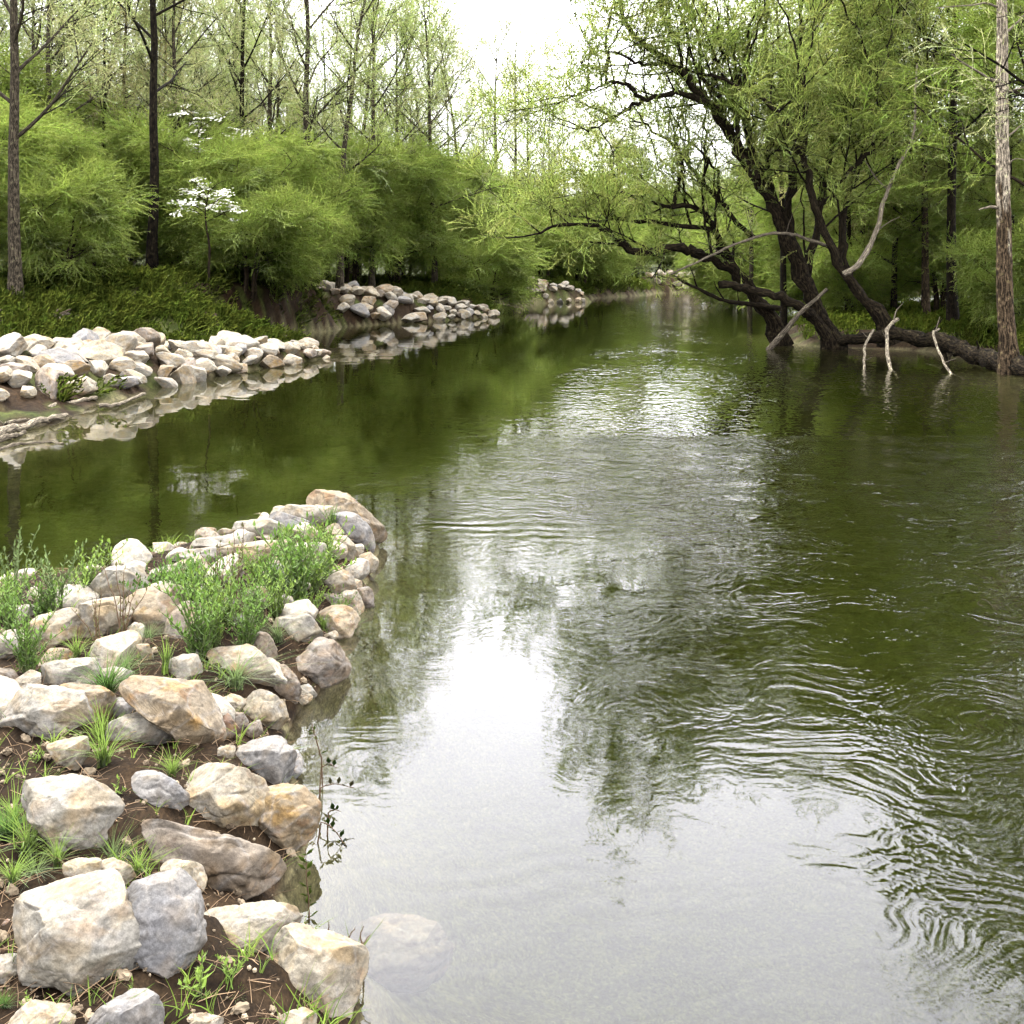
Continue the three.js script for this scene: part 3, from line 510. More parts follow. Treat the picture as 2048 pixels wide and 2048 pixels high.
function crownMesh(geo, mat, list, tint, seed) {                      // list of [position, direction, scale]
  const im = new THREE.InstancedMesh(geo, mat, list.length), r = rng(seed), q = new THREE.Quaternion(), q2 = new THREE.Quaternion(), m = new THREE.Matrix4(), z = V(0, 0, 1), c = new THREE.Color();
  list.forEach(([p, d, s], k) => { q.setFromUnitVectors(z, d); q2.setFromAxisAngle(z, (r() - .5) * 1.4); q.multiply(q2); m.compose(p, q, V(s, s, s)); im.setMatrixAt(k, m); const t = r(), v = 0.68 + 0.6 * r(); im.setColorAt(k, c.setRGB(v * lerp(tint[0][0], tint[1][0], t), v * lerp(tint[0][1], tint[1][1], t), v * lerp(tint[0][2], tint[1][2], t))); });
  im.name = 'crown'; im.userData.kind = 'stuff';
  return im;
}
const randDir = (r, up = 0) => V(r() * 2 - 1, r() * 2 - 1 + up, r() * 2 - 1).normalize();

// a branch that forks into smaller ones and ends in sprays
function branch(ctx, p, dir, len, rad, level) {
  const { r, wood, sprays, o } = ctx, n = level === 0 ? 7 : level === 1 ? 5 : 4, pts = [p.clone()], d = dir.clone(); let q = p.clone();
  for (let k = 0; k < n; k++) { d.add(V((r() - .5) * o.crook, (r() - .5) * o.crook + o.rise, (r() - .5) * o.crook)).normalize(); q = q.clone().addScaledVector(d, len / n); pts.push(q); }
  wood.tube(pts, taper(n + 1, rad, rad * (level >= 2 ? 0.3 : 0.35)), level === 0 ? 5 : 3);
  const along = t => { const f = t * n, k = Math.min(n - 1, Math.floor(f)); return [pts[k].clone().lerp(pts[k + 1], f - k), pts[k + 1].clone().sub(pts[k]).normalize()]; };
  if (level < o.levels) {
    const m = Math.round(o.forks[level] * (.8 + .4 * r()));
    for (let k = 0; k < m; k++) { const t = 0.22 + 0.76 * (k + r() * .8) / m, [a, td] = along(Math.min(.98, t)), side = randDir(r, o.lift ?? 0); side.y *= o.flat ?? 1; side.addScaledVector(td, -side.dot(td) * .9).normalize(); branch(ctx, a, td.multiplyScalar(o.ahead).add(side).normalize(), len * (.42 + .3 * r()) * (1 - t * .35), rad * (.5 - .15 * t), level + 1); }
  }
  if (level >= o.levels - 1) {
    const m = Math.round(o.sprays * (level === o.levels ? 1 : .6));
    for (let k = 0; k < m; k++) { const [a, td] = along(Math.min(1, 0.2 + 0.8 * (k + r()) / m)), s = randDir(r, o.sprayUp ?? 0.1); s.y *= o.flat ?? 1; sprays.push([a, td.clone().multiplyScalar(.9).add(s).normalize(), o.spraySize * (.7 + .6 * r())]); }
  }
}
function tallTree(seed, o) {                                          // straight stem, open ascending limbs; stands at its own origin
  const r = rng(seed), stem = new Wood(), wood = new Wood(), sprays = [], H = o.height, root = new THREE.Group();
  const lean = V((o.leanX ?? (r() - .5) * .08) * H, 0, (r() - .5) * .05 * H), pts = [], n = 14;
  for (let k = 0; k <= n; k++) { const t = k / n; pts.push(V(lean.x * t * t + (o.kink ?? .12) * N2(seed * 3.1, t * 3) * (t > 0 ? 1 : 0), H * t - (k === 0 ? 0.5 : 0), lean.z * t * t + .1 * N2(seed * 5.7, t * 3))); }
  const R = pts.map((_, k) => { const t = k / n; return o.radius * (Math.pow(1 - t * .93, .85) + (k === 0 ? .55 : k === 1 ? .06 : 0)); });
  stem.tube(pts, R, 9);
  const ctx = { r, wood, sprays, o: { crook: .28, rise: .05, levels: 2, forks: [6, 5], ahead: 1.0, sprays: 2, spraySize: 1, sprayUp: .25, ...o } };
  const limbs = o.limbs ?? 15;
  for (let k = 0; k < limbs; k++) {
    const t = lerp(o.crownBase ?? .38, .97, Math.pow(k / (limbs - 1), .9)), f = t * n, i = Math.min(n - 1, Math.floor(f)), p = pts[i].clone().lerp(pts[i + 1], f - i), a = k * 2.4 + r() * 1.2, el = lerp(.35, 1.0, t) + (r() - .5) * .3;
    branch(ctx, p, V(Math.cos(a) * Math.cos(el), Math.sin(el), Math.sin(a) * Math.cos(el)), (o.reach ?? .26) * H * (1.1 - .62 * t) * (.7 + .6 * r()), o.radius * (.42 - .24 * t), 0);
  }
  branch(ctx, pts[n], V(0, 1, 0), H * .1, o.radius * .1, 1);
  part(root, 'trunk', stem.geo(), o.bark); part(root, 'branches', wood.geo(), o.bark);
  root.add(crownMesh(o.spray ?? SPRAY.tall, o.leaf ?? M.leafTall, sprays, o.tint ?? [[.85, 1, .75], [1.1, 1.0, 1.05]], seed + 1));
  return root;
}
function bushTree(seed, o) {                                          // several stems from one stool, layered feathery leaves down to the ground
  const r = rng(seed), stem = new Wood(), wood = new Wood(), sprays = [], root = new THREE.Group(), stems = o.stems ?? 6;
  const ctx = { r, wood, sprays, o: { crook: .3, rise: .015, levels: 2, forks: [5, 4], ahead: .9, sprays: 3, spraySize: 1.1, flat: .35, sprayUp: 0, ...o } };
  for (let k = 0; k < stems; k++) {
    const a = k / stems * 6.283 + r(), L = o.height * (.75 + .35 * r()), out = (o.spread ?? .35) * (.4 + r()), p0 = V(Math.cos(a) * .25, -.4, Math.sin(a) * .25);
    const pts = bend([p0, V(Math.cos(a) * out * L * .22, L * .35, Math.sin(a) * out * L * .22), V(Math.cos(a) * out * L * .6, L * .72, Math.sin(a) * out * L * .6), V(Math.cos(a) * out * L * 1.1, L, Math.sin(a) * out * L * 1.1)], 10, r, .1);
    stem.tube(pts, taper(11, (o.radius ?? .09) * (.7 + .6 * r()), .015), 6);
    const m = o.boughs ?? 9;
    for (let j = 0; j < m; j++) { const t = lerp(o.low ?? .24, 1, (j + r() * .6) / m), f = t * 10, i = Math.min(9, Math.floor(f)), p = pts[i].clone().lerp(pts[Math.min(10, i + 1)], f - i), b = a + (r() - .5) * 3.6; branch(ctx, p, V(Math.cos(b), .15 + r() * .35, Math.sin(b)).normalize(), (o.bough ?? .34) * o.height * (1.05 - .5 * t) * (.7 + .6 * r()), .03, 0); }
  }
  part(root, 'trunk', stem.geo(), o.bark ?? M.barkBrown); part(root, 'branches', wood.geo(), o.bark ?? M.barkBrown);
  root.add(crownMesh(o.spray ?? SPRAY.shrub, o.leaf ?? M.leafShrub, sprays, o.tint ?? [[.85, .95, .75], [1.15, 1.05, 1.1]], seed + 1));
  return root;
}
function plant(root, name, x, z, turn, s, label, category, group) {
  root.position.set(x, ground(x, z, false) - 0.05, z); root.rotation.y = turn; root.scale.set(s[0] ?? s, s[1] ?? s, s[0] ?? s);
  return tag(put(root, name), label, category, group);
}
const TALL = [
  tallTree(21, { height: 23, radius: .27, bark: M.barkGrey, crownBase: .3 }), tallTree(22, { height: 25, radius: .24, bark: M.barkDark, crownBase: .34, limbs: 17 }),
  tallTree(23, { height: 21, radius: .2, bark: M.barkGrey, crownBase: .26, reach: .3 }), tallTree(24, { height: 24, radius: .16, bark: M.barkBrown, crownBase: .4, limbs: 13 }),
  tallTree(25, { height: 20, radius: .15, bark: M.barkDark, crownBase: .22, reach: .24, tint: [[1.0, .95, .8], [1.25, 1.0, 1.05]] }), tallTree(26, { height: 22, radius: .2, bark: M.barkGrey, crownBase: .3, leanX: .12, tint: [[.8, 1, .6], [1, 1.05, .7]] }),
];
TALL.push(tallTree(27, { height: 17, radius: .15, bark: M.barkDark, crownBase: .16, limbs: 20, reach: .24, spray: SPRAY.shrub, leaf: M.leafWillow, sprays: 4 }), tallTree(28, { height: 20, radius: .2, bark: M.barkBrown, crownBase: .22, limbs: 18, reach: .26, spray: SPRAY.shrub, leaf: M.leafShrub, sprays: 4 }));
const BUSH = [
  bushTree(31, { height: 7.5 }), bushTree(32, { height: 6.2, spread: .5, bough: .42 }), bushTree(33, { height: 8.4, spread: .28, stems: 7 }), bushTree(34, { height: 4.6, spread: .6, bough: .48, stems: 5, boughs: 7 }),
];
console.log('tree shapes', TALL.map(t => t.children[2].count).join(), BUSH.map(t => t.children[2].count).join());
const usedT = new Set();
function fresh(list, k) { const src = list[k]; if (!usedT.has(src)) { usedT.add(src); return src; } return src.clone(); }
const atX = (px, d) => (px - 1024) / FOC * d;

// tall trees that stand out on the left bank: [picture column of the foot, distance, shape, scale, label]
[[32, 40, 0, .86, 'grey trunked tall tree at the left edge above the exposed roots'],
 [307, 51.5, 1, 1.0, 'thick straight dark trunked tall tree on the left bank top'],
 [482, 68, 1, .95, 'dark tall tree behind the middle of the left bank bushes'],
 [614, 61, 0, .95, 'tall tree rising from the bushes above the second stone heap, left of two'],
 [678, 64, 5, 1.0, 'tall tree rising from the bushes above the second stone heap, right of two'],
 [205, 62, 4, 1.0, 'thin dark tree leaning between the two nearest left trunks'],
 [250, 66, 3, 1.0, 'slim brown tree just left of the thick dark trunk'],
 [95, 58, 2, 1.0, 'grey tree just right of the leftmost trunk'],
 [868, 78, 2, 1.0, 'many limbed pale tree above the end of the second stone heap'],
 [930, 86, 5, .95, 'leaning pale tree left of the open sky gap'],
].forEach(([px, d, k, s, label], i) => plant(fresh(TALL, k), 'tall_tree', atX(px, d), -d, i * 1.7, [s, s], label, 'tree', 'tall trees on the left bank'));
// the wood behind, tree by tree
{
  const r = rng(77), spots = []; let tries = 0;
  while (spots.length < 84 && tries++ < 4000) {
    const d = 60 + 95 * Math.pow(r(), 1.1), x = atX(lerp(-160, 1090, r()), d), z = -d;
    if (shoreInfo(x, z).sd < 5 || spots.some(p => Math.hypot(p[0] - x, p[1] - z) < 2.6)) continue; spots.push([x, z]);
  }
  for (const [x, z] of spots) { const k = Math.floor(r() * 6), s = .78 + r() * .35; plant(fresh(TALL, k), 'woodland_tree', x, z, r() * 6.28, [s, s * (.9 + .2 * r())], `slender ${['grey barked', 'dark barked', 'pale grey', 'thin brown', 'thin dark', 'leaning grey'][k]} tree in the ${-z < 85 ? 'front' : -z < 115 ? 'middle' : 'back'} of the left wood${x < -22 ? ' near the left edge' : x > -6 ? ' toward the sky gap' : ''}`, 'tree', 'slender trees of the left wood'); }
}
// understorey bushes along the left bank: [column, distance, shape, scale]
[[-60, 44, 0, .8, 'leafy bush at the left edge behind the leftmost trunk'], [60, 50, 2, .8, 'leafy bush just right of the leftmost trunk'], [500, 51.3, 3, .85, 'low bush hanging over the bare bank, left of two'], [555, 53.5, 3, .75, 'low bush hanging over the bare bank, right of two'], [130, 44, 3, .8, 'low leafy bush on the bank above the near stone heap'],
 [190, 58, 0, .95, 'tall leafy bush left of the thick dark trunk'], [405, 58, 1, .9, 'spreading leafy bush right of the thick dark trunk'], [470, 54.5, 0, .85, 'leafy bush on the eroded bank top'],
 [560, 58, 1, .95, 'wide leafy bush hanging over the eroded bank left of the second stone heap'], [330, 66, 2, 1.05, 'leafy bush behind the thick dark trunk'], [530, 68, 2, 1.0, 'tall leafy bush behind the overhanging bush'],
 [700, 73, 2, 1.05, 'tall leafy bush behind the second stone heap, left of three'], [790, 78, 0, 1.1, 'tall leafy bush behind the second stone heap, middle of three'], [870, 84, 2, 1.0, 'tall leafy bush behind the second stone heap, right of three'],
 [925, 88, 1, 1.05, 'leafy bush leaning over the end of the second stone heap'], [930, 95, 0, 1.05, 'leafy bush above the third stone heap'], [1065, 110, 1, 1.1, 'leafy bush on the bank right of the third stone heap'],
 [1110, 112, 0, 1.05, 'leafy bush on the far left bank bend'], [1170, 122, 1, 1.05, 'leafy bush left of the farthest stone heap'], [1245, 141, 0, 1.0, 'leafy bush at the left end of the farthest stone heap'],
 [1330, 149, 1, 1.0, 'leafy bush behind the farthest stone heap, left of two'], [1430, 150, 0, 1.0, 'leafy bush behind the farthest stone heap, right of two'], [250, 62, 3, 1.1, 'low round bush under the tall trees of the left bank'],
 [100, 70, 0, 1.3, 'big leafy bush in the wood at the left edge'], [-40, 60, 2, 1.2, 'leafy bush cut by the left edge of the picture'],
 [520, 84, 3, 1.9, 'low wide bush at the back of the left wood, left of three'], [660, 88, 3, 1.9, 'low wide bush at the back of the left wood, middle of three'], [800, 96, 3, 2.0, 'low wide bush at the back of the left wood, right of three'], [1010, 120, 2, 1.3, 'big bush at the back of the left wood near the sky gap'], [1150, 150, 0, 1.2, 'distant bush behind the river bend'], [1390, 152, 2, 1.3, 'distant bush seen under the willow, left of two'], [1480, 156, 0, 1.3, 'distant bush seen under the willow, right of two'], [1160, 110, 3, 1.2, 'low bush at the water on the far left bank, left of two'], [1195, 117.5, 3, 1.2, 'low bush at the water on the far left bank, right of two'], [975, 80, 3, 1.1, 'low bush at the water past the second stone heap'], [1085, 106.5, 3, 1.1, 'low bush overhanging the far left bank'], [1200, 126, 3, 1.1, 'low bush at the water left of the farthest stone heap'], [1260, 160, 2, 1.4, 'distant bush behind the farthest stone heap'],
].forEach(([px, d, k, s, label], i) => plant(fresh(BUSH, k), 'leafy_bush', atX(px, d), -d, i * 2.1, [s, s], label, 'bush', 'leafy bushes of the left bank'));

// two dogwoods in white bloom among the bushes: flat tiers of flowers on a few thin boughs
{
  const P = [], N = [], I = [], rr = rng(61); for (let k = 0; k < 16; k++) { const x = (rr() - .5) * .7, z = (rr() - .5) * .7, y = (rr() - .5) * .06, b = P.length / 3, a = rr() * 3, w = .045 + .03 * rr(); for (let j = 0; j < 4; j++) { P.push(x + Math.cos(a + j * 1.571) * w, y + (rr() - .5) * .02, z + Math.sin(a + j * 1.571) * w); N.push(0, 1, 0); } I.push(b, b + 2, b + 1, b, b + 3, b + 2); }
  const tier = new THREE.BufferGeometry(); tier.setAttribute('position', new THREE.Float32BufferAttribute(P, 3)); tier.setAttribute('normal', new THREE.Float32BufferAttribute(N, 3)); tier.setIndex(I); tier.rotateX(Math.PI / 2);
  [[415, 48.9, 4.2, 1.9, 'white flowering dogwood low in the left bank bushes'], [398, 56, 8.3, 2.6, 'white flowering dogwood higher up behind the thick trunk']].forEach(([px, d, H, W, label], i) => {
    const r = rng(62 + i), g = new THREE.Group(), stem = new Wood(), wood = new Wood(), list = []; stem.tube(bend([V(0, -.3, 0), V(.1, H * .4, .1), V(-.1, H * .75, 0), V(.1, H, .1)], 10, r, .08), taper(11, .07, .02), 6);
    for (let k = 0; k < 9; k++) { const y = H * lerp(.72, 1, k / 8), a = r() * 6.28, l = W * (.5 + .6 * r()), e = V(Math.cos(a) * l, y + .25, Math.sin(a) * l); wood.tube(bend([V(0, y - .3, 0), V(Math.cos(a) * l * .5, y + .1, Math.sin(a) * l * .5), e], 6, r, .05), taper(7, .022, .006), 4); for (let j = 0; j < 5; j++) { const t = .3 + .7 * r(); list.push([V(Math.cos(a) * l * t + (r() - .5) * .7, y + (r() - .45) * .7, Math.sin(a) * l * t + (r() - .5) * .7), V((r() - .5) * .9, 1, (r() - .5) * .9).normalize(), .6 + .5 * r()]); } }
    part(g, 'trunk', stem.geo(), M.barkBrown); part(g, 'branches', wood.geo(), M.barkBrown); const c = crownMesh(tier, M.petal, list, [[.95, .95, .9], [1.05, 1.05, 1.05]], 63 + i); c.name = 'blossom'; g.add(c);
    plant(g, 'dogwood_tree', atX(px, d), -d, i, [1, 1], label, 'tree', 'flowering dogwoods');
  });
}
// sparse distant trees in the gap of sky
{
  const r = rng(79); for (let k = 0; k < 9; k++) { const d = 118 + 40 * r(), x = atX(1085 + 22 * k + 12 * r(), d + (k > 2 ? 30 : 0)), z = -d - (k > 2 ? 30 : 0); if (shoreInfo(x, z).sd < 3) continue; const s = .75 + .3 * r(); plant(fresh(TALL, [3, 4, 2][k % 3]), 'woodland_tree', x, z, r() * 6, [s * .9, s], `thin sparse tree against the gap of sky, ${['first', 'second', 'third', 'fourth', 'fifth', 'sixth', 'seventh', 'eighth', 'ninth'][k]} from the left`, 'tree', 'thin trees in the gap of sky'); }
}
// the far bank round the bend
{
  const r = rng(78), spots = []; let tries = 0;
  while (spots.length < 26 && tries++ < 4000) { const d = 143 + 60 * r(), x = atX(lerp(1240, 1780, r()), d), z = -d; if (shoreInfo(x, z).sd < 5 || spots.some(p => Math.hypot(p[0] - x, p[1] - z) < 3)) continue; spots.push([x, z]); }
  for (const [x, z] of spots) { const k = [0, 2, 3, 4, 6, 7][Math.floor(r() * 6)], s = .6 + r() * .35; plant(fresh(TALL, k), 'woodland_tree', x, z, r() * 6.28, [s * 1.15, s], `small distant ${k > 5 ? 'bright green' : 'sparse yellowish'} tree beyond the river bend${x > 45 ? ' at the far right' : ''}`, 'tree', 'distant trees beyond the bend'); }
}
// right bank: trees behind the willow
[[1565, 58, 1, .8, 'dark slim trunk right behind the willow, left of a pair'], [1790, 52, 6, .95, 'dark slim tree between the willow and the dead snag'], [1850, 50, 7, .9, 'brown tree left of the dead snag'],
 [1905, 46, 1, .9, 'stout dark tree just left of the dead snag'], [2090, 40, 7, .95, 'grey tree at the right edge behind the dead snag'], [1730, 60, 6, 1.1, 'grey tree deep behind the willow'], [1640, 66, 7, 1.0, 'leaning tree far behind the willow'], [1500, 74, 2, .9, 'pale tree far behind the willow crown'],
 [1960, 58, 6, 1.1, 'leaning tree behind the dead snag'], [2180, 33, 1, .85, 'dark tree just beyond the right edge'], [1700, 54, 4, .9, 'thin dark tree right of the willow stems'],
 [2020, 52, 6, 1.0, 'bright green tree at the right edge'], [1600, 80, 6, 1.15, 'green tree far behind the willow fork'],
].forEach(([px, d, k, s, label], i) => plant(fresh(TALL, k), 'tall_tree', atX(px, d), -d, i * 1.3 + .5, [s, s], label, 'tree', 'tall trees on the right bank'));
[[1700, 53, 3, .65, 'low bush behind the fallen log'], [1880, 52, 0, .7, 'leafy bush left of the dead snag'], [1900, 66, 3, 1.8, 'low wide bush at the back of the right wood, left of two'], [2010, 64, 3, 1.8, 'low wide bush at the back of the right wood, right of two'], [1690, 76, 3, 1.8, 'low wide bush far behind the willow trunks'], [2060, 42, 3, .7, 'leafy bush at the right edge'], [1660, 66, 2, 1.0, 'tall bush behind the willow trunks'], [1550, 82, 0, 1.2, 'tall bush beyond the willow, left'], [1470, 88, 1, 1.1, 'bush beyond the willow on the right bank bend'],
].forEach(([px, d, k, s, label], i) => plant(fresh(BUSH, k), 'leafy_bush', atX(px, d), -d, i * 1.9 + .4, [s, s], label, 'bush', 'leafy bushes of the right bank'));
console.log('trees');
// ---------------------------------------------------------------- the leaning willow, its dead wood and the fallen log
const C_ = (X, Y, d) => at(1024 + X / 1.887, Y / 1.887, d);
const line = (flat, d0, d1) => { const o = [], n = flat.length / 2; for (let k = 0; k < n; k++) o.push(C_(flat[2 * k], flat[2 * k + 1], lerp(d0, d1, k / (n - 1)))); return o; };
{
  const r = rng(501), root = new THREE.Group(), base = C_(1150, 1290, 45.5); base.y = ground(base.x, base.z, false); root.position.copy(base);
  const off = pts => pts.map(p => p.clone().sub(base)), branches = new Wood(), sprays = [];
  const joints = [], ctx = { r, wood: branches, sprays, o: { crook: .3, rise: .03, levels: 2, forks: [6, 5], ahead: .9, sprays: 6, spraySize: 1.05, lift: .25, sprayUp: .15 } };
  const LIMB = [  // outline of each limb, thickness at both ends, distance at both ends, where leaves begin, name
    [[1222, 1330, 1150, 1180, 1100, 1050, 1050, 930, 1000, 800, 940, 690, 860, 570, 800, 470, 740, 390, 660, 300, 580, 230, 500, 170, 430, 90, 395, -40, 380, -160], .5, .06, 45.2, 43, .32, 'trunk'],
    [[1020, 1265, 940, 1150, 860, 1040, 790, 985, 700, 960, 640, 940, 480, 950, 400, 910, 340, 865, 200, 850, 80, 885], .42, .05, 47, 44, .4, 'trunk'],
    [[1425, 1250, 1300, 1090, 1230, 1000, 1150, 800, 1110, 620, 1060, 500, 980, 400, 840, 320, 720, 280], .27, .06, 43, 42, .3, 'trunk'],
    [[1230, 1330, 1130, 1190, 1090, 1160, 980, 1110, 880, 1090, 785, 1075], .3, .17, 45, 43.5, 2, 'broken_limb'],
    [[870, 1050, 780, 900, 720, 800, 560, 770, 430, 730, 340, 715], .2, .05, 46.5, 45, .25, 'limb'],
    [[760, 870, 560, 840, 420, 830, 300, 830, 180, 800], .15, .04, 46, 47, .2, 'limb'],
    [[740, 390, 600, 350, 500, 380, 420, 420, 300, 490, 230, 485], .17, .03, 43.6, 42, .15, 'limb'],
    [[500, 380, 430, 320, 370, 310, 290, 340, 170, 390], .12, .03, 42.8, 41, .15, 'limb'],
    [[1070, 980, 1045, 760, 1060, 600, 1075, 400, 1085, 200, 1095, 0, 1100, -150], .24, .05, 45, 46, .25, 'limb'],
    [[1110, 1060, 1160, 800, 1200, 560, 1230, 380, 1290, 150, 1330, -60], .22, .05, 45, 47, .2, 'limb'],
    [[1236, 1012, 1255, 800, 1330, 560, 1380, 430, 1480, 330, 1570, 250, 1640, 120], .2, .05, 44, 46, .2, 'limb'],
    [[930, 680, 900, 540, 880, 420, 850, 300, 820, 150, 800, -50], .2, .05, 44, 46, .15, 'limb'],
    [[850, 560, 840, 420, 720, 300, 710, 220, 690, 60, 680, -80], .14, .04, 43.8, 45, .15, 'limb'],
    [[910, 900, 780, 760, 680, 640, 600, 540, 480, 460, 420, 430], .15, .03, 46, 48, .25, 'limb'],
    [[1150, 800, 1280, 640, 1420, 520, 1540, 420, 1600, 330], .14, .03, 43, 45, .15, 'limb'],
    [[1000, 800, 960, 600, 990, 400, 960, 200, 970, 0, 980, -120], .16, .04, 45, 48, .2, 'limb'],
    [[1200, 560, 1340, 400, 1420, 200, 1500, 0, 1540, -120], .13, .04, 46, 48, .1, 'limb'],
    [[580, 230, 480, 240, 380, 190, 300, 200, 240, 260], .1, .02, 43, 41, .1, 'limb'],
    [[660, 300, 620, 160, 560, 40, 540, -90], .11, .03, 43.3, 45, .1, 'limb'],
  ];
  let mainTrunk;
  for (const [flat, r0, r1, d0, d1, leaf, name] of LIMB) {
    const pts = off(bend(line(flat, d0, d1), flat.length * 2, r, .16)), n = pts.length, w = new Wood(), sides = r0 > .2 ? 13 : 8;
    if (name === 'trunk') { pts[0].y -= .5; }
    const rad = taper(n, r0 * .8, r1 * .8, .8).map((v, k) => v * (1 + .24 * N2(k * .6, r0 * 40)) + (name === 'trunk' && k < 3 ? (3 - k) * .06 : 0)); w.tube(pts, rad, sides, true, r0 > .15 ? .5 : .2); for (let k = 2; k < n * .6; k++) if (name !== 'broken_limb') joints.push(pts[k].clone());
    const made = part(name === 'limb' ? mainTrunk : root, name, w.geo(), M.barkWillow); mainTrunk ??= made;
    if (leaf > 1) continue;
    let acc = 0; for (let k = Math.floor(leaf * n); k < n - 1; k++) { acc += pts[k + 1].distanceTo(pts[k]); while (acc > .62) { acc -= .62; const td = pts[k + 1].clone().sub(pts[k]).normalize(), s = randDir(r, .35); s.addScaledVector(td, -s.dot(td) * .6).normalize(); branch(ctx, pts[k].clone(), td.multiplyScalar(.5).add(s).normalize(), 1.6 + r() * 2.0, .03 + rad[k] * .16, 1); } }
    branch(ctx, pts[n - 1].clone(), pts[n - 1].clone().sub(pts[n - 2]).normalize(), 2.2, r1 * .9, 1);
  }
  for (let k = 0; k < 34; k++) {                                     // thin crooked stems that tangle through the crown
    const p = joints[Math.floor(r() * joints.length)], up = 3.5 + 4 * r(), lx = (r() - .6) * 4.5, lz = (r() - .5) * 3, w = [p, V(p.x + lx * .2 + (r() - .5) * .6, p.y + up * .33, p.z + lz * .3), V(p.x + lx * .55 + (r() - .5), p.y + up * .68, p.z + lz * .6), V(p.x + lx, p.y + up, p.z + lz)];
    const q = bend(w, 14, r, .2); branches.tube(q, taper(15, .05 + .05 * r(), .012), 5); for (let j = 5; j < 14; j += 2) { const s = randDir(r, .4); branch(ctx, q[j].clone(), s, .9 + r() * 1.3, .022, 2); }
  }
  part(root, 'branches', branches.geo(), M.barkWillow);
  root.add(crownMesh(SPRAY.willow, M.leafWillow, sprays, [[.85, 1, .8], [1.1, 1, 1]], 502));
  tag(put(root, 'willow_tree'), 'big leaning willow with several dark trunks arching over the river', 'tree');
  console.log('willow', sprays.length);
}
function stick(name, flat, d0, d1, r0, r1, mat, label, category, o = {}) {          // one bent piece of wood, with stubs as parts
  const r = rng(o.seed ?? 7 + flat[0]), pts = bend((o.pts ?? line(flat, d0, d1)), o.n ?? flat.length * 2, r, o.crook ?? .05), b = pts[0].clone(), g = new THREE.Group(), n = pts.length;
  g.position.copy(b); const loc = pts.map(p => p.clone().sub(b)), w = new Wood(), rad = taper(n, r0, r1).map((v, k) => v * (1 + .18 * N2(k * .7, flat[0])));
  w.tube([loc[0].clone().addScaledVector(loc[1].clone().sub(loc[0]).normalize(), -.01), ...loc], [r0 * .1, ...rad], o.sides ?? 8, true, o.lump ?? .25); part(g, o.main ?? 'shaft', w.geo(), mat);
  for (const [t, dir, len, sr] of o.stubs ?? []) { const k = Math.min(n - 2, Math.floor(t * n)), p = loc[k], d = V(...dir).normalize(), sw = new Wood(), e = p.clone().addScaledVector(d, len), mid = p.clone().addScaledVector(d, len * .5).add(V((r() - .5) * len * .2, (r() - .5) * len * .2, 0)); sw.tube(bend([p, mid, e], 6, r, .02), taper(7, sr, sr * .35), 5, true); part(g, o.stub ?? 'branch_stub', sw.geo(), o.stubMat ?? mat); }
  return tag(put(g, name), label, category, o.group);
}
stick('fallen_log', [1240, 1290, 1420, 1262, 1600, 1290, 1750, 1340, 1860, 1375, 2010, 1405], 43.5, 33, .2, .32, M.barkWillow, 'fallen dark log lying along the right bank by the willow foot', 'log', { crook: .12, n: 34, sides: 16, lump: .6, main: 'trunk', stubs: [[.22, [-.3, .8, .2], .9, .07], [.35, [.5, .7, .2], 1.0, .06], [.4, [.1, -.7, .5], 1.1, .12], [.62, [-.2, .9, .3], .6, .06], [.86, [.5, 1, 0], 1.5, .07], [.9, [.1, .9, .4], 1.2, .05], [.8, [-.5, -.6, .6], 1.2, .06], [.5, [-.4, -.6, .5], 1.1, .05]] });
stick('dead_branch', [1365, 1245, 1335, 1295, 1328, 1360, 1325, 1425, 1324, 1450], 40, 34.2, .045, .035, M.deadPale, 'bare pale branch dipping into the river, left of three', 'branch', { group: 'bare branches hanging off the log', n: 14, stubs: [[.15, [-.6, .5, .2], .35, .02], [.5, [.5, .3, .4], .3, .015]] });
stick('dead_branch', [1455, 1205, 1418, 1240, 1416, 1330, 1432, 1400, 1452, 1465, 1456, 1480], 39.5, 33.4, .065, .045, M.deadPale, 'bare pale branch dipping into the river, middle and thickest of three', 'branch', { group: 'bare branches hanging off the log', n: 14, stubs: [[.1, [.5, 1, 0], .7, .03], [.3, [-.4, .5, .4], .4, .02]] });
stick('dead_branch', [1612, 1242, 1588, 1262, 1610, 1320, 1635, 1378, 1692, 1458, 1702, 1470], 38, 33, .035, .045, M.deadPale, 'bare pale branch slanting into the river, right of three', 'branch', { group: 'bare branches hanging off the log', n: 14, stubs: [[.1, [.3, 1, 0], .5, .02], [.55, [.6, .3, .3], .4, .015]] });
stick('dead_branch', [600, 1035, 720, 980, 850, 920, 980, 880, 1080, 890, 1200, 935], 42.5, 43.5, .035, .075, M.deadGrey, 'long grey dead bough arched in front of the willow trunks', 'branch', { stubs: [[.5, [-.3, 1, 0], 1.2, .02], [.7, [.4, 1, .2], 1.4, .02], [.3, [-.6, .6, .3], .9, .02]] });
stick('dead_branch', [1250, 1035, 1300, 1005, 1370, 890, 1400, 770, 1440, 660, 1510, 530, 1522, 350, 1530, 240], 42, 42.5, .12, .03, M.deadPale, 'tall pale dead limb rising from the right willow trunk', 'branch', { stubs: [[.3, [.8, .6, 0], 1.2, .03], [.5, [-.7, .9, 0], 1.4, .03], [.65, [.6, 1, .3], 1.5, .025]] });
stick('broken_bough', [605, 1040, 720, 1100, 820, 1140, 920, 1150, 1010, 1165], 44.5, 46.5, .05, .12, M.barkWillow, 'dark broken bough reaching low over the water from the willow', 'branch', { stubs: [[.2, [-.3, .8, .2], 1.0, .04], [.45, [-.5, .9, 0], .9, .04], [.6, [-.2, 1, .3], .7, .03]] });
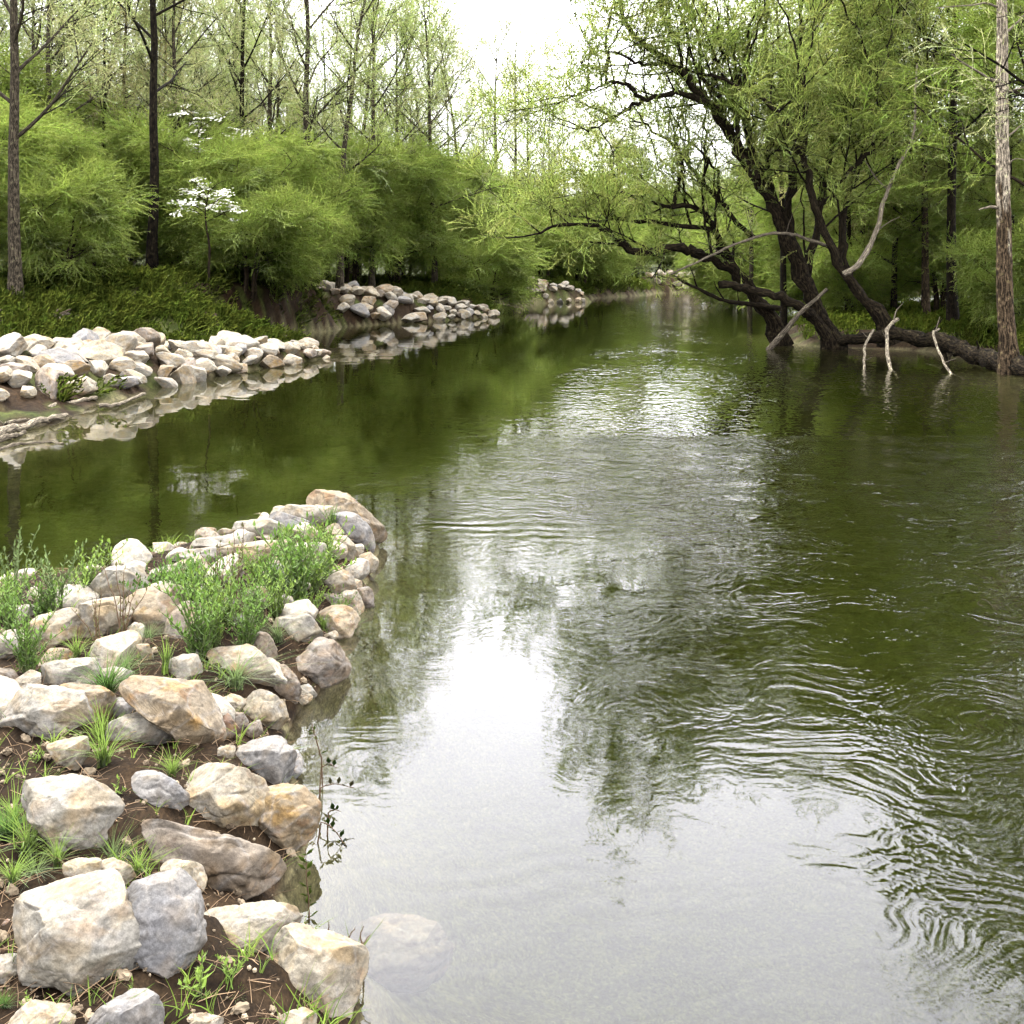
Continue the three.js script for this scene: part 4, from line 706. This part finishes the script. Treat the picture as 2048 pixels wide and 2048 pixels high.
stick('leaning_pole', [968, 1322, 1030, 1250, 1090, 1180, 1190, 1090], 44.6, 43.2, .13, .07, M.deadGrey, 'straight grey pole leaning from the water against the willow trunk', 'branch', { crook: .02 });
// the dead snag at the right edge
{
  const r = rng(611), g = new THREE.Group(), pts = bend(line([1880, 1380, 1862, 1150, 1856, 900, 1852, 600, 1850, 300, 1850, 0, 1846, -260], 34.6, 34.9), 24, r, .03), b = pts[0].clone(); b.y = ground(b.x, b.z, false); g.position.copy(b);
  const loc = pts.map(p => p.clone().sub(b)); loc[0].y -= .4; const low = new Wood();
  const N = 70, crv = new THREE.CatmullRomCurve3(loc), fine = crv.getPoints(N); low.tube(fine, fine.map((_, k) => lerp(.27, .13, k / N) * (1 + .05 * N2(k * .3, 4)) + (k < 4 ? .03 * (4 - k) : 0)), 20, true);
  const tg = low.geo(), pp = tg.attributes.position, cc = []; for (let k = 0; k < pp.count; k++) { const x = pp.getX(k), y = pp.getY(k), z = pp.getZ(k), bare = y + 2.6 * fbm3(x * 9, y * .55, z * 9, 3) > 5.2; cc.push(...(bare ? [1.25, 1.25, 1.25] : [.3, .25, .2])); }   // bark still clings to the lower trunk in ragged strips
  tg.setAttribute('color', new THREE.Float32BufferAttribute(cc, 3)); const snagMat = M.deadPale.clone(); snagMat.vertexColors = true; part(g, 'trunk', tg, snagMat);
  for (const [flat, d0, d1, r0] of [[[1842, 308, 1800, 298, 1765, 275, 1700, 235, 1660, 205], 34.8, 33.5, .06], [[1860, 352, 1900, 340, 1950, 322], 34.8, 34, .05], [[1838, 785, 1800, 782, 1762, 792], 34.7, 34.2, .06], [[1862, 520, 1900, 490, 1950, 450], 34.7, 35, .04], [[1842, 30, 1790, 12, 1720, 20, 1600, 30], 34.9, 33.6, .04], [[1860, 640, 1900, 600, 1945, 610], 34.7, 34, .03], [[1858, 130, 1910, 80, 1960, 20], 34.9, 35.6, .05], [[1846, 460, 1800, 430, 1770, 440], 34.8, 34, .03]]) { const w = new Wood(), q = bend(line(flat, d0, d1), 8, r, .03).map(p => p.clone().sub(b)); w.tube(q, taper(9, r0, r0 * .3), 6, true); part(g, 'bare_limb', w.geo(), M.deadPale); }
  tag(put(g, 'dead_tree'), 'tall dead snag with a barkless pale trunk at the right edge', 'tree');
}
// driftwood at the left shore
const D_ = (x, y) => [x / 4.83, 600 + y / 4.83];
const onWater = (flat, lift) => { const o = []; for (let k = 0; k < flat.length; k += 2) { const [px, py] = D_(flat[k], flat[k + 1]); o.push(at(px, py, (EYE - lift) * FOC / (py - HOR))); } return o; };
[[[-60, 1300, 60, 1262, 250, 1205, 450, 1150, 640, 1108], .1, .1, .05, M.deadPale, 'longest pale driftwood limb lying on the left shore'], [[-40, 1350, 120, 1318, 240, 1272], .05, .07, .04, M.deadGrey, 'short grey driftwood piece below the longest limb'], [[-40, 1448, 120, 1408, 250, 1390, 450, 1372, 610, 1388], .01, .045, .025, M.deadGrey, 'thin driftwood stick half sunk at the left edge'],
 [[470, 1045, 620, 1000, 760, 975, 925, 948], .12, .06, .05, M.deadPale, 'pale driftwood plank at the foot of the near stone heap'], [[960, 1020, 1100, 1012, 1250, 960, 1400, 905], .08, .05, .035, M.deadPale, 'curved driftwood stick along the waterline of the near stone heap'], [[60, 1190, 200, 1170, 330, 1160], .14, .05, .03, M.deadGrey, 'grey stick behind the longest driftwood limb'],
 [[760, 905, 900, 885, 1060, 880], .2, .06, .04, M.root, 'reddish brown driftwood below the stones'],
].forEach(([flat, lift, r0, r1, mat, label], i) => stick('driftwood', flat, 0, 0, r0, r1, mat, label, 'driftwood', { pts: onWater(flat, lift), seed: 70 + i, group: 'driftwood on the left shore', n: 12, stubs: i === 0 ? [[.75, [.8, .1, .4], .5, .03], [.3, [-.2, .5, .2], .3, .02]] : [] }));
// roots laid bare by the river
function roots(px, py, d, n, spread, drop, seed, label) {
  const r = rng(seed), c = at(px, py, d), g = new THREE.Group(); c.y = ground(c.x, c.z, false) + .15; g.position.copy(c);
  for (let k = 0; k < n; k++) { const x = (r() - .5) * spread, w = new Wood(), p0 = V(x, .1 + r() * .2, -.3 - r() * .4), q = bend([p0, V(x + (r() - .5) * .5, .05, .25 + r() * .4), V(x + (r() - .5) * 1.1, -drop * (.4 + .3 * r()), .5 + r() * .8), V(x + (r() - .5) * 1.8, -drop * (.8 + .4 * r()), .7 + r() * 1.1)], 9, r, .08); w.tube(q, taper(10, .03 + r() * .05, .01), 5); part(g, 'root', w.geo(), k % 3 ? M.root : M.deadGrey); }
  tag(put(g, 'exposed_roots'), label, 'roots');
}
roots(345, 566, 53.0, 20, 4.4, 1.5, 801, 'pale roots hanging from the eroded bank under the thick trunk');
roots(52, 632, 38.0, 18, 2.6, .8, 802, 'tangled roots at the foot of the leftmost tree');
roots(470, 570, 53.5, 9, 3, 1.3, 803, 'thin roots on the bare bank right of the hanging roots');
roots(990, 590, 79, 10, 4, 1.2, 804, 'brushwood roots between the second and third stone heaps');
roots(1640, 690, 44.6, 16, 3.2, .5, 805, 'roots and snagged sticks at the willow foot');
roots(1950, 715, 37.5, 14, 4, .4, 806, 'tangle of thin roots under the fallen log');
console.log('wood');
// ---------------------------------------------------------------- weeds, grass and litter
function bladeTuft(seed, n, h, w, flare) {                            // narrow arching blades
  const r = rng(seed), P = [], N = [], I = [];
  for (let k = 0; k < n; k++) {
    const a = r() * 6.283, L = h * (.55 + .6 * r()), f = flare * (.3 + r()), o = V(Math.cos(r() * 6.28), 0, Math.sin(r() * 6.28)).multiplyScalar(h * .12 * r()), d = V(Math.cos(a), 0, Math.sin(a)), s = V(-d.z, 0, d.x), b = P.length / 3, m = 4;
    for (let j = 0; j <= m; j++) { const t = j / m, p = o.clone().addScaledVector(d, L * f * t * t).add(V(0, L * (t - .28 * f * t * t), 0)), ww = w * (1 - t * .92) * (.7 + .5 * r()); for (const q of [-1, 1]) { const v = p.clone().addScaledVector(s, q * ww / 2); P.push(v.x, v.y, v.z); N.push(d.x * -.5, .8, d.z * -.5); } }
    for (let j = 0; j < m; j++) { const e = b + 2 * j; I.push(e, e + 1, e + 2, e + 1, e + 3, e + 2); }
  }
  const g = new THREE.BufferGeometry(); g.setAttribute('position', new THREE.Float32BufferAttribute(P, 3)); g.setAttribute('normal', new THREE.Float32BufferAttribute(N, 3)); g.setIndex(I); return g;
}
function herbParts(seed, o) {                                         // upright leafy stems from one root: [stems, leaves]
  const r = rng(seed), w = new Wood(), P = [], N = [], I = [];
  const leaf = (p, d, len, wid) => { const s = V(0, 1, 0).cross(d).normalize(), nn = d.clone().cross(s).normalize().negate(), b = P.length / 3, q = [p, p.clone().addScaledVector(d, len * .4).addScaledVector(s, wid / 2).addScaledVector(nn, len * .07), p.clone().addScaledVector(d, len).addScaledVector(nn, -len * .12), p.clone().addScaledVector(d, len * .4).addScaledVector(s, -wid / 2).addScaledVector(nn, len * .07), p.clone().addScaledVector(d, len * .45)]; for (const v of q) { P.push(v.x, v.y, v.z); N.push(nn.x, nn.y, nn.z); } I.push(b, b + 1, b + 4, b + 1, b + 2, b + 4, b, b + 4, b + 3, b + 4, b + 2, b + 3); };
  for (let k = 0; k < o.stems; k++) {
    const a = r() * 6.283, L = (.55 + .55 * r()), out = o.spread * r(), p0 = V(Math.cos(a) * .1 * r(), -.04, Math.sin(a) * .1 * r()), q = bend([p0, V(Math.cos(a) * out * .35, L * .5, Math.sin(a) * out * .35), V(Math.cos(a) * out, L, Math.sin(a) * out)], 8, r, .03);
    w.tube(q, taper(9, .011 * (o.thick ?? 1), .004), 4);
    const m = o.leaves; for (let j = 0; j < m; j++) { const t = lerp(o.from ?? .15, 1, j / (m - 1)), f = t * 8, i = Math.min(7, Math.floor(f)), p = q[i].clone().lerp(q[i + 1], f - i), b = j * 2.4 + r(), e = .25 + .7 * r() + (t > .9 ? .5 : 0); leaf(p, V(Math.cos(b) * Math.cos(e), Math.sin(e), Math.sin(b) * Math.cos(e)), o.leaf * (.6 + .6 * r()) * (1 - .35 * t), o.width * (.7 + .5 * r())); }
  }
  const g = new THREE.BufferGeometry(); g.setAttribute('position', new THREE.Float32BufferAttribute(P, 3)); g.setAttribute('normal', new THREE.Float32BufferAttribute(N, 3)); g.setIndex(I); return [w.geo(), g];
}
M.stem = new THREE.MeshPhysicalMaterial({ specularIntensity: .2, color: lin(.075, .1, .035), roughness: .8 }); M.dryStem = new THREE.MeshPhysicalMaterial({ specularIntensity: .2, color: lin(.1, .065, .04), roughness: .9 });
M.grassDark = leafMat(.042, .085, .013, .2); M.grassLight = leafMat(.1, .155, .023, .25); M.weedA = leafMat(.08, .145, .022, .3); M.weedB = leafMat(.12, .185, .028, .3); M.weedDry = leafMat(.09, .082, .032, .2); M.weedSilver = leafMat(.095, .135, .045, .25);
const KINDS = {};
const herb = (k, seed, o, mat, stem) => { const [s, l] = herbParts(seed, o), g = new THREE.Group(); part(g, 'stem', s, stem); part(g, 'leaves', l, mat); KINDS[k] = g; };
herb('herb', 1, { stems: 26, spread: .75, leaves: 18, leaf: .15, width: .042 }, M.weedA, M.stem); herb('herb2', 2, { stems: 22, spread: .8, leaves: 18, leaf: .14, width: .042 }, M.weedB, M.stem); herb('silver', 3, { stems: 13, spread: .65, leaves: 18, leaf: .13, width: .035 }, M.weedSilver, M.stem);
herb('dry', 4, { stems: 7, spread: .5, leaves: 8, leaf: .12, width: .04, from: .3, thick: 1.2 }, M.weedDry, M.dryStem); herb('broad', 5, { stems: 16, spread: .9, leaves: 10, leaf: .3, width: .1 }, M.grassDark, M.stem); herb('sprout', 6, { stems: 6, spread: .7, leaves: 9, leaf: .34, width: .09 }, M.weedB, M.stem);
const tuft = (k, seed, n, w, fl, mat) => { const g = new THREE.Group(); part(g, 'blades', bladeTuft(seed, n, 1, w, fl), mat); KINDS[k] = g; };
tuft('grass', 11, 70, .035, 1.1, M.grassLight); tuft('dark', 12, 130, .04, .9, M.grassDark); tuft('thin', 13, 90, .02, 1.5, M.weedSilver); tuft('blade', 14, 26, .07, .35, M.grassLight);
const NAMES = { herb: ['leafy_weed', 'weed'], herb2: ['leafy_weed', 'weed'], silver: ['leafy_weed', 'weed'], dry: ['dry_weed', 'weed'], broad: ['leafy_weed', 'weed'], sprout: ['seedling', 'weed'], grass: ['grass_tuft', 'grass'], dark: ['grass_tuft', 'grass'], thin: ['grass_tuft', 'grass'], blade: ['grass_tuft', 'grass'] };
const usedK = new Set();
function weed(conv, x, y, h, kind, label, i) {
  const [px, py] = conv([x, y]), g = onGround(px, py), src = KINDS[kind], o = usedK.has(kind) ? src.clone() : src; usedK.add(kind);
  const hp = h / (conv === A_ ? 2.415 : 2.0337), s = hp / FOC * -g.z * (NAMES[kind][0] === 'leafy_weed' ? 1.3 : 1.15); o.position.set(g.x, Math.max(g.y, -.02) - .01, g.z); o.rotation.y = i * 1.37; o.scale.set(s * (1 + .25 * Math.sin(i * 5)), s, s);
  tag(put(o, NAMES[kind][0]), label, NAMES[kind][1], 'weeds and grass on the spit');
}
[
  [A_, 60, 770, 190, 'herb', 'leafy weed at the left edge beside the flat white stone'], [A_, 130, 950, 250, 'herb', 'tall leafy weed in front of the chunky cream stone'], [A_, 75, 640, 260, 'silver', 'tallest grey green weed at the left, standing over the water'], [A_, 270, 665, 240, 'silver', 'grey green weed standing behind the chunky cream stone'], [A_, 400, 600, 200, 'herb2', 'yellow tipped weed left of the pointed white stone'], [A_, 330, 650, 150, 'silver', 'short grey weed beside the yellow tipped weed'],
  [A_, 470, 830, 230, 'dry', 'brown dry weed in front of the cream stone'], [A_, 590, 800, 300, 'dry', 'tall brown weed before the orange streaked boulder'], [A_, 370, 880, 120, 'grass', 'grass tuft below the chunky cream stone'], [A_, 515, 1085, 190, 'dark', 'dark green dense grass tuft beside the flat white stone'], [A_, 610, 960, 150, 'thin', 'fine grey grass on soil behind the dark tuft'], [A_, 800, 950, 160, 'blade', 'upright green blades left of the round white stone'],
  [A_, 780, 560, 110, 'broad', 'dark broad leaves at the back, left clump'], [A_, 900, 580, 150, 'broad', 'dark broad leaves at the back, right clump'], [A_, 950, 720, 230, 'herb', 'leafy weed above the biggest clump of weeds'], [A_, 960, 900, 300, 'herb', 'biggest leafy clump mid spit'], [A_, 1050, 820, 240, 'herb2', 'light green weed right of the biggest clump'], [A_, 1190, 860, 230, 'herb', 'leafy weed left of the cracked white stone'], [A_, 1050, 560, 190, 'dry', 'dry weed at the crest before the broad cream slab'], [A_, 1140, 650, 330, 'dry', 'tall dark dry stalk in the crest weeds'], [A_, 1260, 550, 160, 'herb2', 'light weed at the crest behind the tallest clump'],
  [A_, 1340, 700, 230, 'herb2', 'light green weed above the cracked white stone'], [A_, 1440, 620, 280, 'herb', 'tallest leafy clump near the spit end'], [A_, 1500, 560, 220, 'herb2', 'light weed right of the tallest clump'], [A_, 1400, 470, 150, 'herb', 'weed growing through the white stone near the spit end'], [A_, 1590, 420, 160, 'herb2', 'weed below the long spit end rock'], [A_, 1600, 270, 90, 'herb', 'small weed on the spit end rock'], [A_, 1380, 320, 100, 'grass', 'grass sprig on the crest near the spit end'], [A_, 1140, 1030, 200, 'thin', 'fine grass over the curved cream stone'], [A_, 1640, 720, 110, 'herb', 'small weed on the flat tan stone'], [A_, 1560, 745, 90, 'grass', 'grass at the shore above the tan wedge'], [A_, 490, 1310, 200, 'grass', 'grass tuft right of the big white boulder'], [A_, 1240, 720, 180, 'herb', 'leafy weed over the small flat white stone'], [A_, 720, 800, 100, 'thin', 'fine grass under the orange streaked boulder'], [A_, 1700, 890, 120, 'thin', 'fine grass at the water beside the tan wedge'], [A_, 1340, 800, 140, 'thin', 'thin grass left of the cracked white stone'], [A_, 250, 1000, 110, 'herb', 'low weed in front of the flat white stone'],
  [A_, 860, 680, 200, 'herb', 'leafy weed right behind the orange streaked boulder'], [A_, 1110, 740, 230, 'herb2', 'light weed in front of the dry stalk'], [A_, 1300, 600, 200, 'herb', 'leafy weed between the crest slab and tallest clump'], [A_, 1500, 690, 120, 'herb2', 'low light weed left of the flat tan stone'], [A_, 1030, 640, 180, 'herb', 'leafy weed behind the light green weed'], [A_, 700, 640, 110, 'broad', 'dark broad leaves left of the orange streaked boulder top'], [A_, 200, 720, 180, 'herb', 'leafy weed over the top of the chunky cream stone'], [A_, 20, 700, 200, 'herb2', 'light leafy weed at the left edge of the spit'], [A_, 1580, 520, 110, 'herb', 'small leafy weed above the domed cream stone'],
  [B_, 60, 410, 160, 'grass', 'grass tuft on the left rim of the broad white slab, upper'], [B_, 110, 530, 190, 'grass', 'grass tuft on the left rim of the broad white slab, lower'], [B_, 30, 480, 150, 'dark', 'dark grass at the left edge beside the broad slab'], [B_, 170, 400, 130, 'silver', 'thin weed rising over the broad white slab'], [B_, 232, 570, 130, 'grass', 'bright grass tuft below the broad white slab'], [B_, 460, 560, 140, 'thin', 'fine grass on mud right of the broad slab'], [B_, 560, 610, 110, 'grass', 'grass tuft before the long slanting slab'], [B_, 470, 300, 65, 'sprout', 'tiny seedling on mud left of the lens shaped stone'], [B_, 420, 165, 180, 'grass', 'grass tuft beside the small cream and orange stone'], [B_, 150, 160, 80, 'sprout', 'seedling on soil left of the small orange stone'], [B_, 700, 210, 110, 'grass', 'grass at the foot of the biggest ochre boulder'], [B_, 820, 1120, 150, 'sprout', 'bright seedling clump on mud at the bottom'], [B_, 935, 1030, 90, 'sprout', 'smaller bright seedling right of the clump'], [B_, 965, 1115, 50, 'grass', 'little grass tuft left of the flat topped block'], [B_, 35, 1050, 70, 'sprout', 'seedling on the stone at the left edge'], [B_, 570, 930, 70, 'thin', 'thin grass between the largest block and upright slab'], [B_, 50, 650, 140, 'grass', 'grass at the left edge above the largest block'], [B_, 140, 620, 120, 'thin', 'fine grass left of the two small cream stones'], [B_, 530, 1115, 60, 'sprout', 'seedling at the lower corner of the largest block'], [B_, 15, 1160, 80, 'dark', 'dark weed at the bottom left corner'], [B_, 110, 1150, 60, 'sprout', 'seedling above the stone at the bottom edge'],
].forEach((a, i) => weed(...a, i));
// slender stems that stand in the shallows
function stemPlant(conv, flat, d, leaves, label, name = 'water_stem', mat = M.dryStem, leafM = M.weedB) {
  const r = rng(flat[0]), pts = []; for (let k = 0; k < flat.length; k += 2) { const [px, py] = conv([flat[k], flat[k + 1]]); pts.push(at(px, py, d)); }
  const b = pts[0].clone(), q = bend(pts, 10, r, .004).map(p => p.sub(b)); q[0].y -= .15; const g = new THREE.Group(), w = new Wood(); g.position.copy(b); w.tube(q, taper(11, .0045, .002), 4); part(g, 'stem', w.geo(), mat);
  if (leaves) { const sprays = new THREE.BufferGeometry(), P = [], N = [], I = []; for (let k = 0; k < leaves; k++) { const t = .25 + .75 * k / leaves, i = Math.min(9, Math.floor(t * 10)), p = q[i], a = k * 2.2, L = .03 + .03 * r(), dd = V(Math.cos(a), .4 + r() * .4, Math.sin(a)).normalize(), s = V(0, 1, 0).cross(dd).normalize(), e = P.length / 3; for (const v of [p, p.clone().addScaledVector(dd, L * .5).addScaledVector(s, L * .28), p.clone().addScaledVector(dd, L), p.clone().addScaledVector(dd, L * .5).addScaledVector(s, -L * .28)]) { P.push(v.x, v.y, v.z); N.push(0, 1, 0); } I.push(e, e + 1, e + 2, e, e + 2, e + 3); } sprays.setAttribute('position', new THREE.Float32BufferAttribute(P, 3)); sprays.setAttribute('normal', new THREE.Float32BufferAttribute(N, 3)); sprays.setIndex(I); part(g, 'leaves', sprays, leafM); }
  tag(put(g, name), label, 'plant', 'thin stems in the shallows');
}
stemPlant(B_, [1262, 880, 1256, 720, 1246, 600, 1244, 500], 5.75, 16, 'tall thin green leaved stem standing in the shallows');
stemPlant(B_, [1312, 160, 1295, 90, 1280, 40, 1268, -5], 7.2, 6, 'thin dark stem in the water beside the grey rock');
stemPlant(B_, [1300, 175, 1340, 160, 1370, 175], 7.15, 6, 'small leafy sprig on the water beside the thin dark stem', 'water_stem', M.dryStem, M.grassDark);
stemPlant(B_, [1290, 260, 1360, 240, 1440, 255], 6.85, 9, 'brownish floating sprig right of the grey rock', 'water_stem', M.dryStem, M.weedDry);
stemPlant(B_, [1290, 390, 1340, 410, 1390, 470, 1415, 540], 6.5, 16, 'dark leafy sprig hanging over the water beside the ochre rock', 'water_stem', M.dryStem, M.grassDark);
stemPlant(B_, [1330, 360, 1360, 345, 1385, 352], 6.6, 7, 'little dark sprig on the water above the hanging sprig', 'water_stem', M.dryStem, M.grassDark);
stemPlant(B_, [1395, 905, 1420, 860, 1445, 825], 5.3, 0, 'bare twig above the drowned slab, left of three');
stemPlant(B_, [1480, 900, 1465, 860, 1478, 818], 5.3, 0, 'bare twig above the drowned slab, middle of three');
stemPlant(B_, [1435, 925, 1475, 890, 1508, 850], 5.25, 0, 'bare twig above the drowned slab, right of three');
stemPlant(B_, [1332, 890, 1336, 840, 1338, 800], 5.35, 0, 'bare twig behind the flat topped block');
// undergrowth of both banks and litter on the spit: nobody could count it
function scatter(name, geo, mat, n, seed, pick, label, tint, up = .9) {
  const r = rng(seed), list = []; let tries = 0; while (list.length < n && tries++ < n * 12) { const p = pick(r); if (p) list.push([p, V((r() - .5) * 1.6, up, (r() - .5) * 1.6).normalize(), p.s]); }
  const im = crownMesh(geo, mat, list, tint, seed + 3); tag(put(im, name), label, 'undergrowth', null, 'stuff'); return list.length;
}
const bank = (x0, x1, d0, d1, lo, s0, s1, dens) => r => { const d = lerp(d0, d1, Math.pow(r(), 1.3)), x = lerp(x0, x1, r()), s = shoreInfo(x, -d).sd; if (s < lo || s > 11) return null; if (fbm2(x * .5 + 50, d * .5, 3) < dens) return null; if (heapHeight(x, -d) > .06) return null; if (d > 43 && d < 59 && s < 2 && fbm2(x * .8 + 50, d * .8, 3) < .08) return null; const h = ground(x, -d, false); if (h < .15) return null; const p = V(x, h - .03, -d); p.s = lerp(s0, s1, r()); return p; };
console.log('undergrowth', scatter('bank_undergrowth', SPRAY.herb, M.leafGround, 27000, 901, bank(-34, 9, 26, 112, .15, .4, 2.0, -.02), 'low green undergrowth covering the left bank', [[.7, .85, .7], [1.15, 1.05, 1]]),
  scatter('bank_undergrowth', SPRAY.herb, M.leafGround, 18000, 902, bank(11, 36, 30, 78, .5, .6, 1.6, -.18), 'low green undergrowth on the right bank', [[.8, 1, .7], [1.2, 1.1, 1]]),
  scatter('bank_undergrowth', SPRAY.herb, M.leafGround, 7000, 903, bank(4, 60, 100, 150, .3, .9, 2.2, -.3), 'low green undergrowth on the far bank', [[.8, 1, .7], [1.2, 1.1, 1]]));
{
  const spit = r => { const d = 4 + 10 * Math.pow(r(), 1.5), x = lerp(-5, -.4, r()), h = ground(x, -d); if (h < .04) return null; const p = V(x, h + .004, -d); p.s = .5 + r(); return p; };
  const w = new Wood(); w.tube([V(0, 0, 0), V(.004, .004, .05), V(0, .002, .1)], [.0016, .0014, .0008], 3);
  scatter('twig_litter', w.geo(), M.dryTwig, 6500, 911, spit, 'dry twigs and stalks littering the soil of the spit', [[.6, .55, .5], [1.5, 1.4, 1.2]], .12);
  const chip = new THREE.IcosahedronGeometry(.008, 0); scatter('stone_chips', chip, M.stemChip = new THREE.MeshPhysicalMaterial({ specularIntensity: .2, color: lin(.15, .125, .09), roughness: .9 }), 700, 912, spit, 'small pale stone chips in the soil of the spit', [[.5, .45, .4], [1.5, 1.5, 1.4]], .5);
  const peb = new THREE.IcosahedronGeometry(1, 2), pv = peb.attributes.position; for (let i = 0; i < pv.count; i++) { const v = V().fromBufferAttribute(pv, i); v.multiplyScalar(1 + .35 * N3(v.x * 1.3, v.y * 1.3, v.z * 1.3)); pv.setXYZ(i, v.x * .026, v.y * .017, v.z * .021); } peb.computeVertexNormals();
  scatter('pebbles', peb, M.pebble = new THREE.MeshPhysicalMaterial({ specularIntensity: .2, color: lin(.13, .105, .075), roughness: .9 }), 2400, 914, r => { const p = spit(r); if (p) p.s = .25 + 1.1 * Math.pow(r(), 3); return p; }, 'small pebbles and gravel in the soil of the spit', [[.5, .45, .4], [1.8, 1.8, 1.7]], .5);
  const blades = bladeTuft(33, 5, .12, .006, 1.2); blades.rotateX(Math.PI / 2);
  scatter('sparse_grass', blades, M.grassLight, 700, 913, r => { const p = spit(r); return p && fbm2(p.x * 1.3, p.z * 1.3 + 20, 2) > .05 ? p : null; }, 'sparse short grass on the soil of the spit', [[.7, .8, .6], [1.2, 1.1, 1]], 1.6);
}
renderer.render(scene, camera);
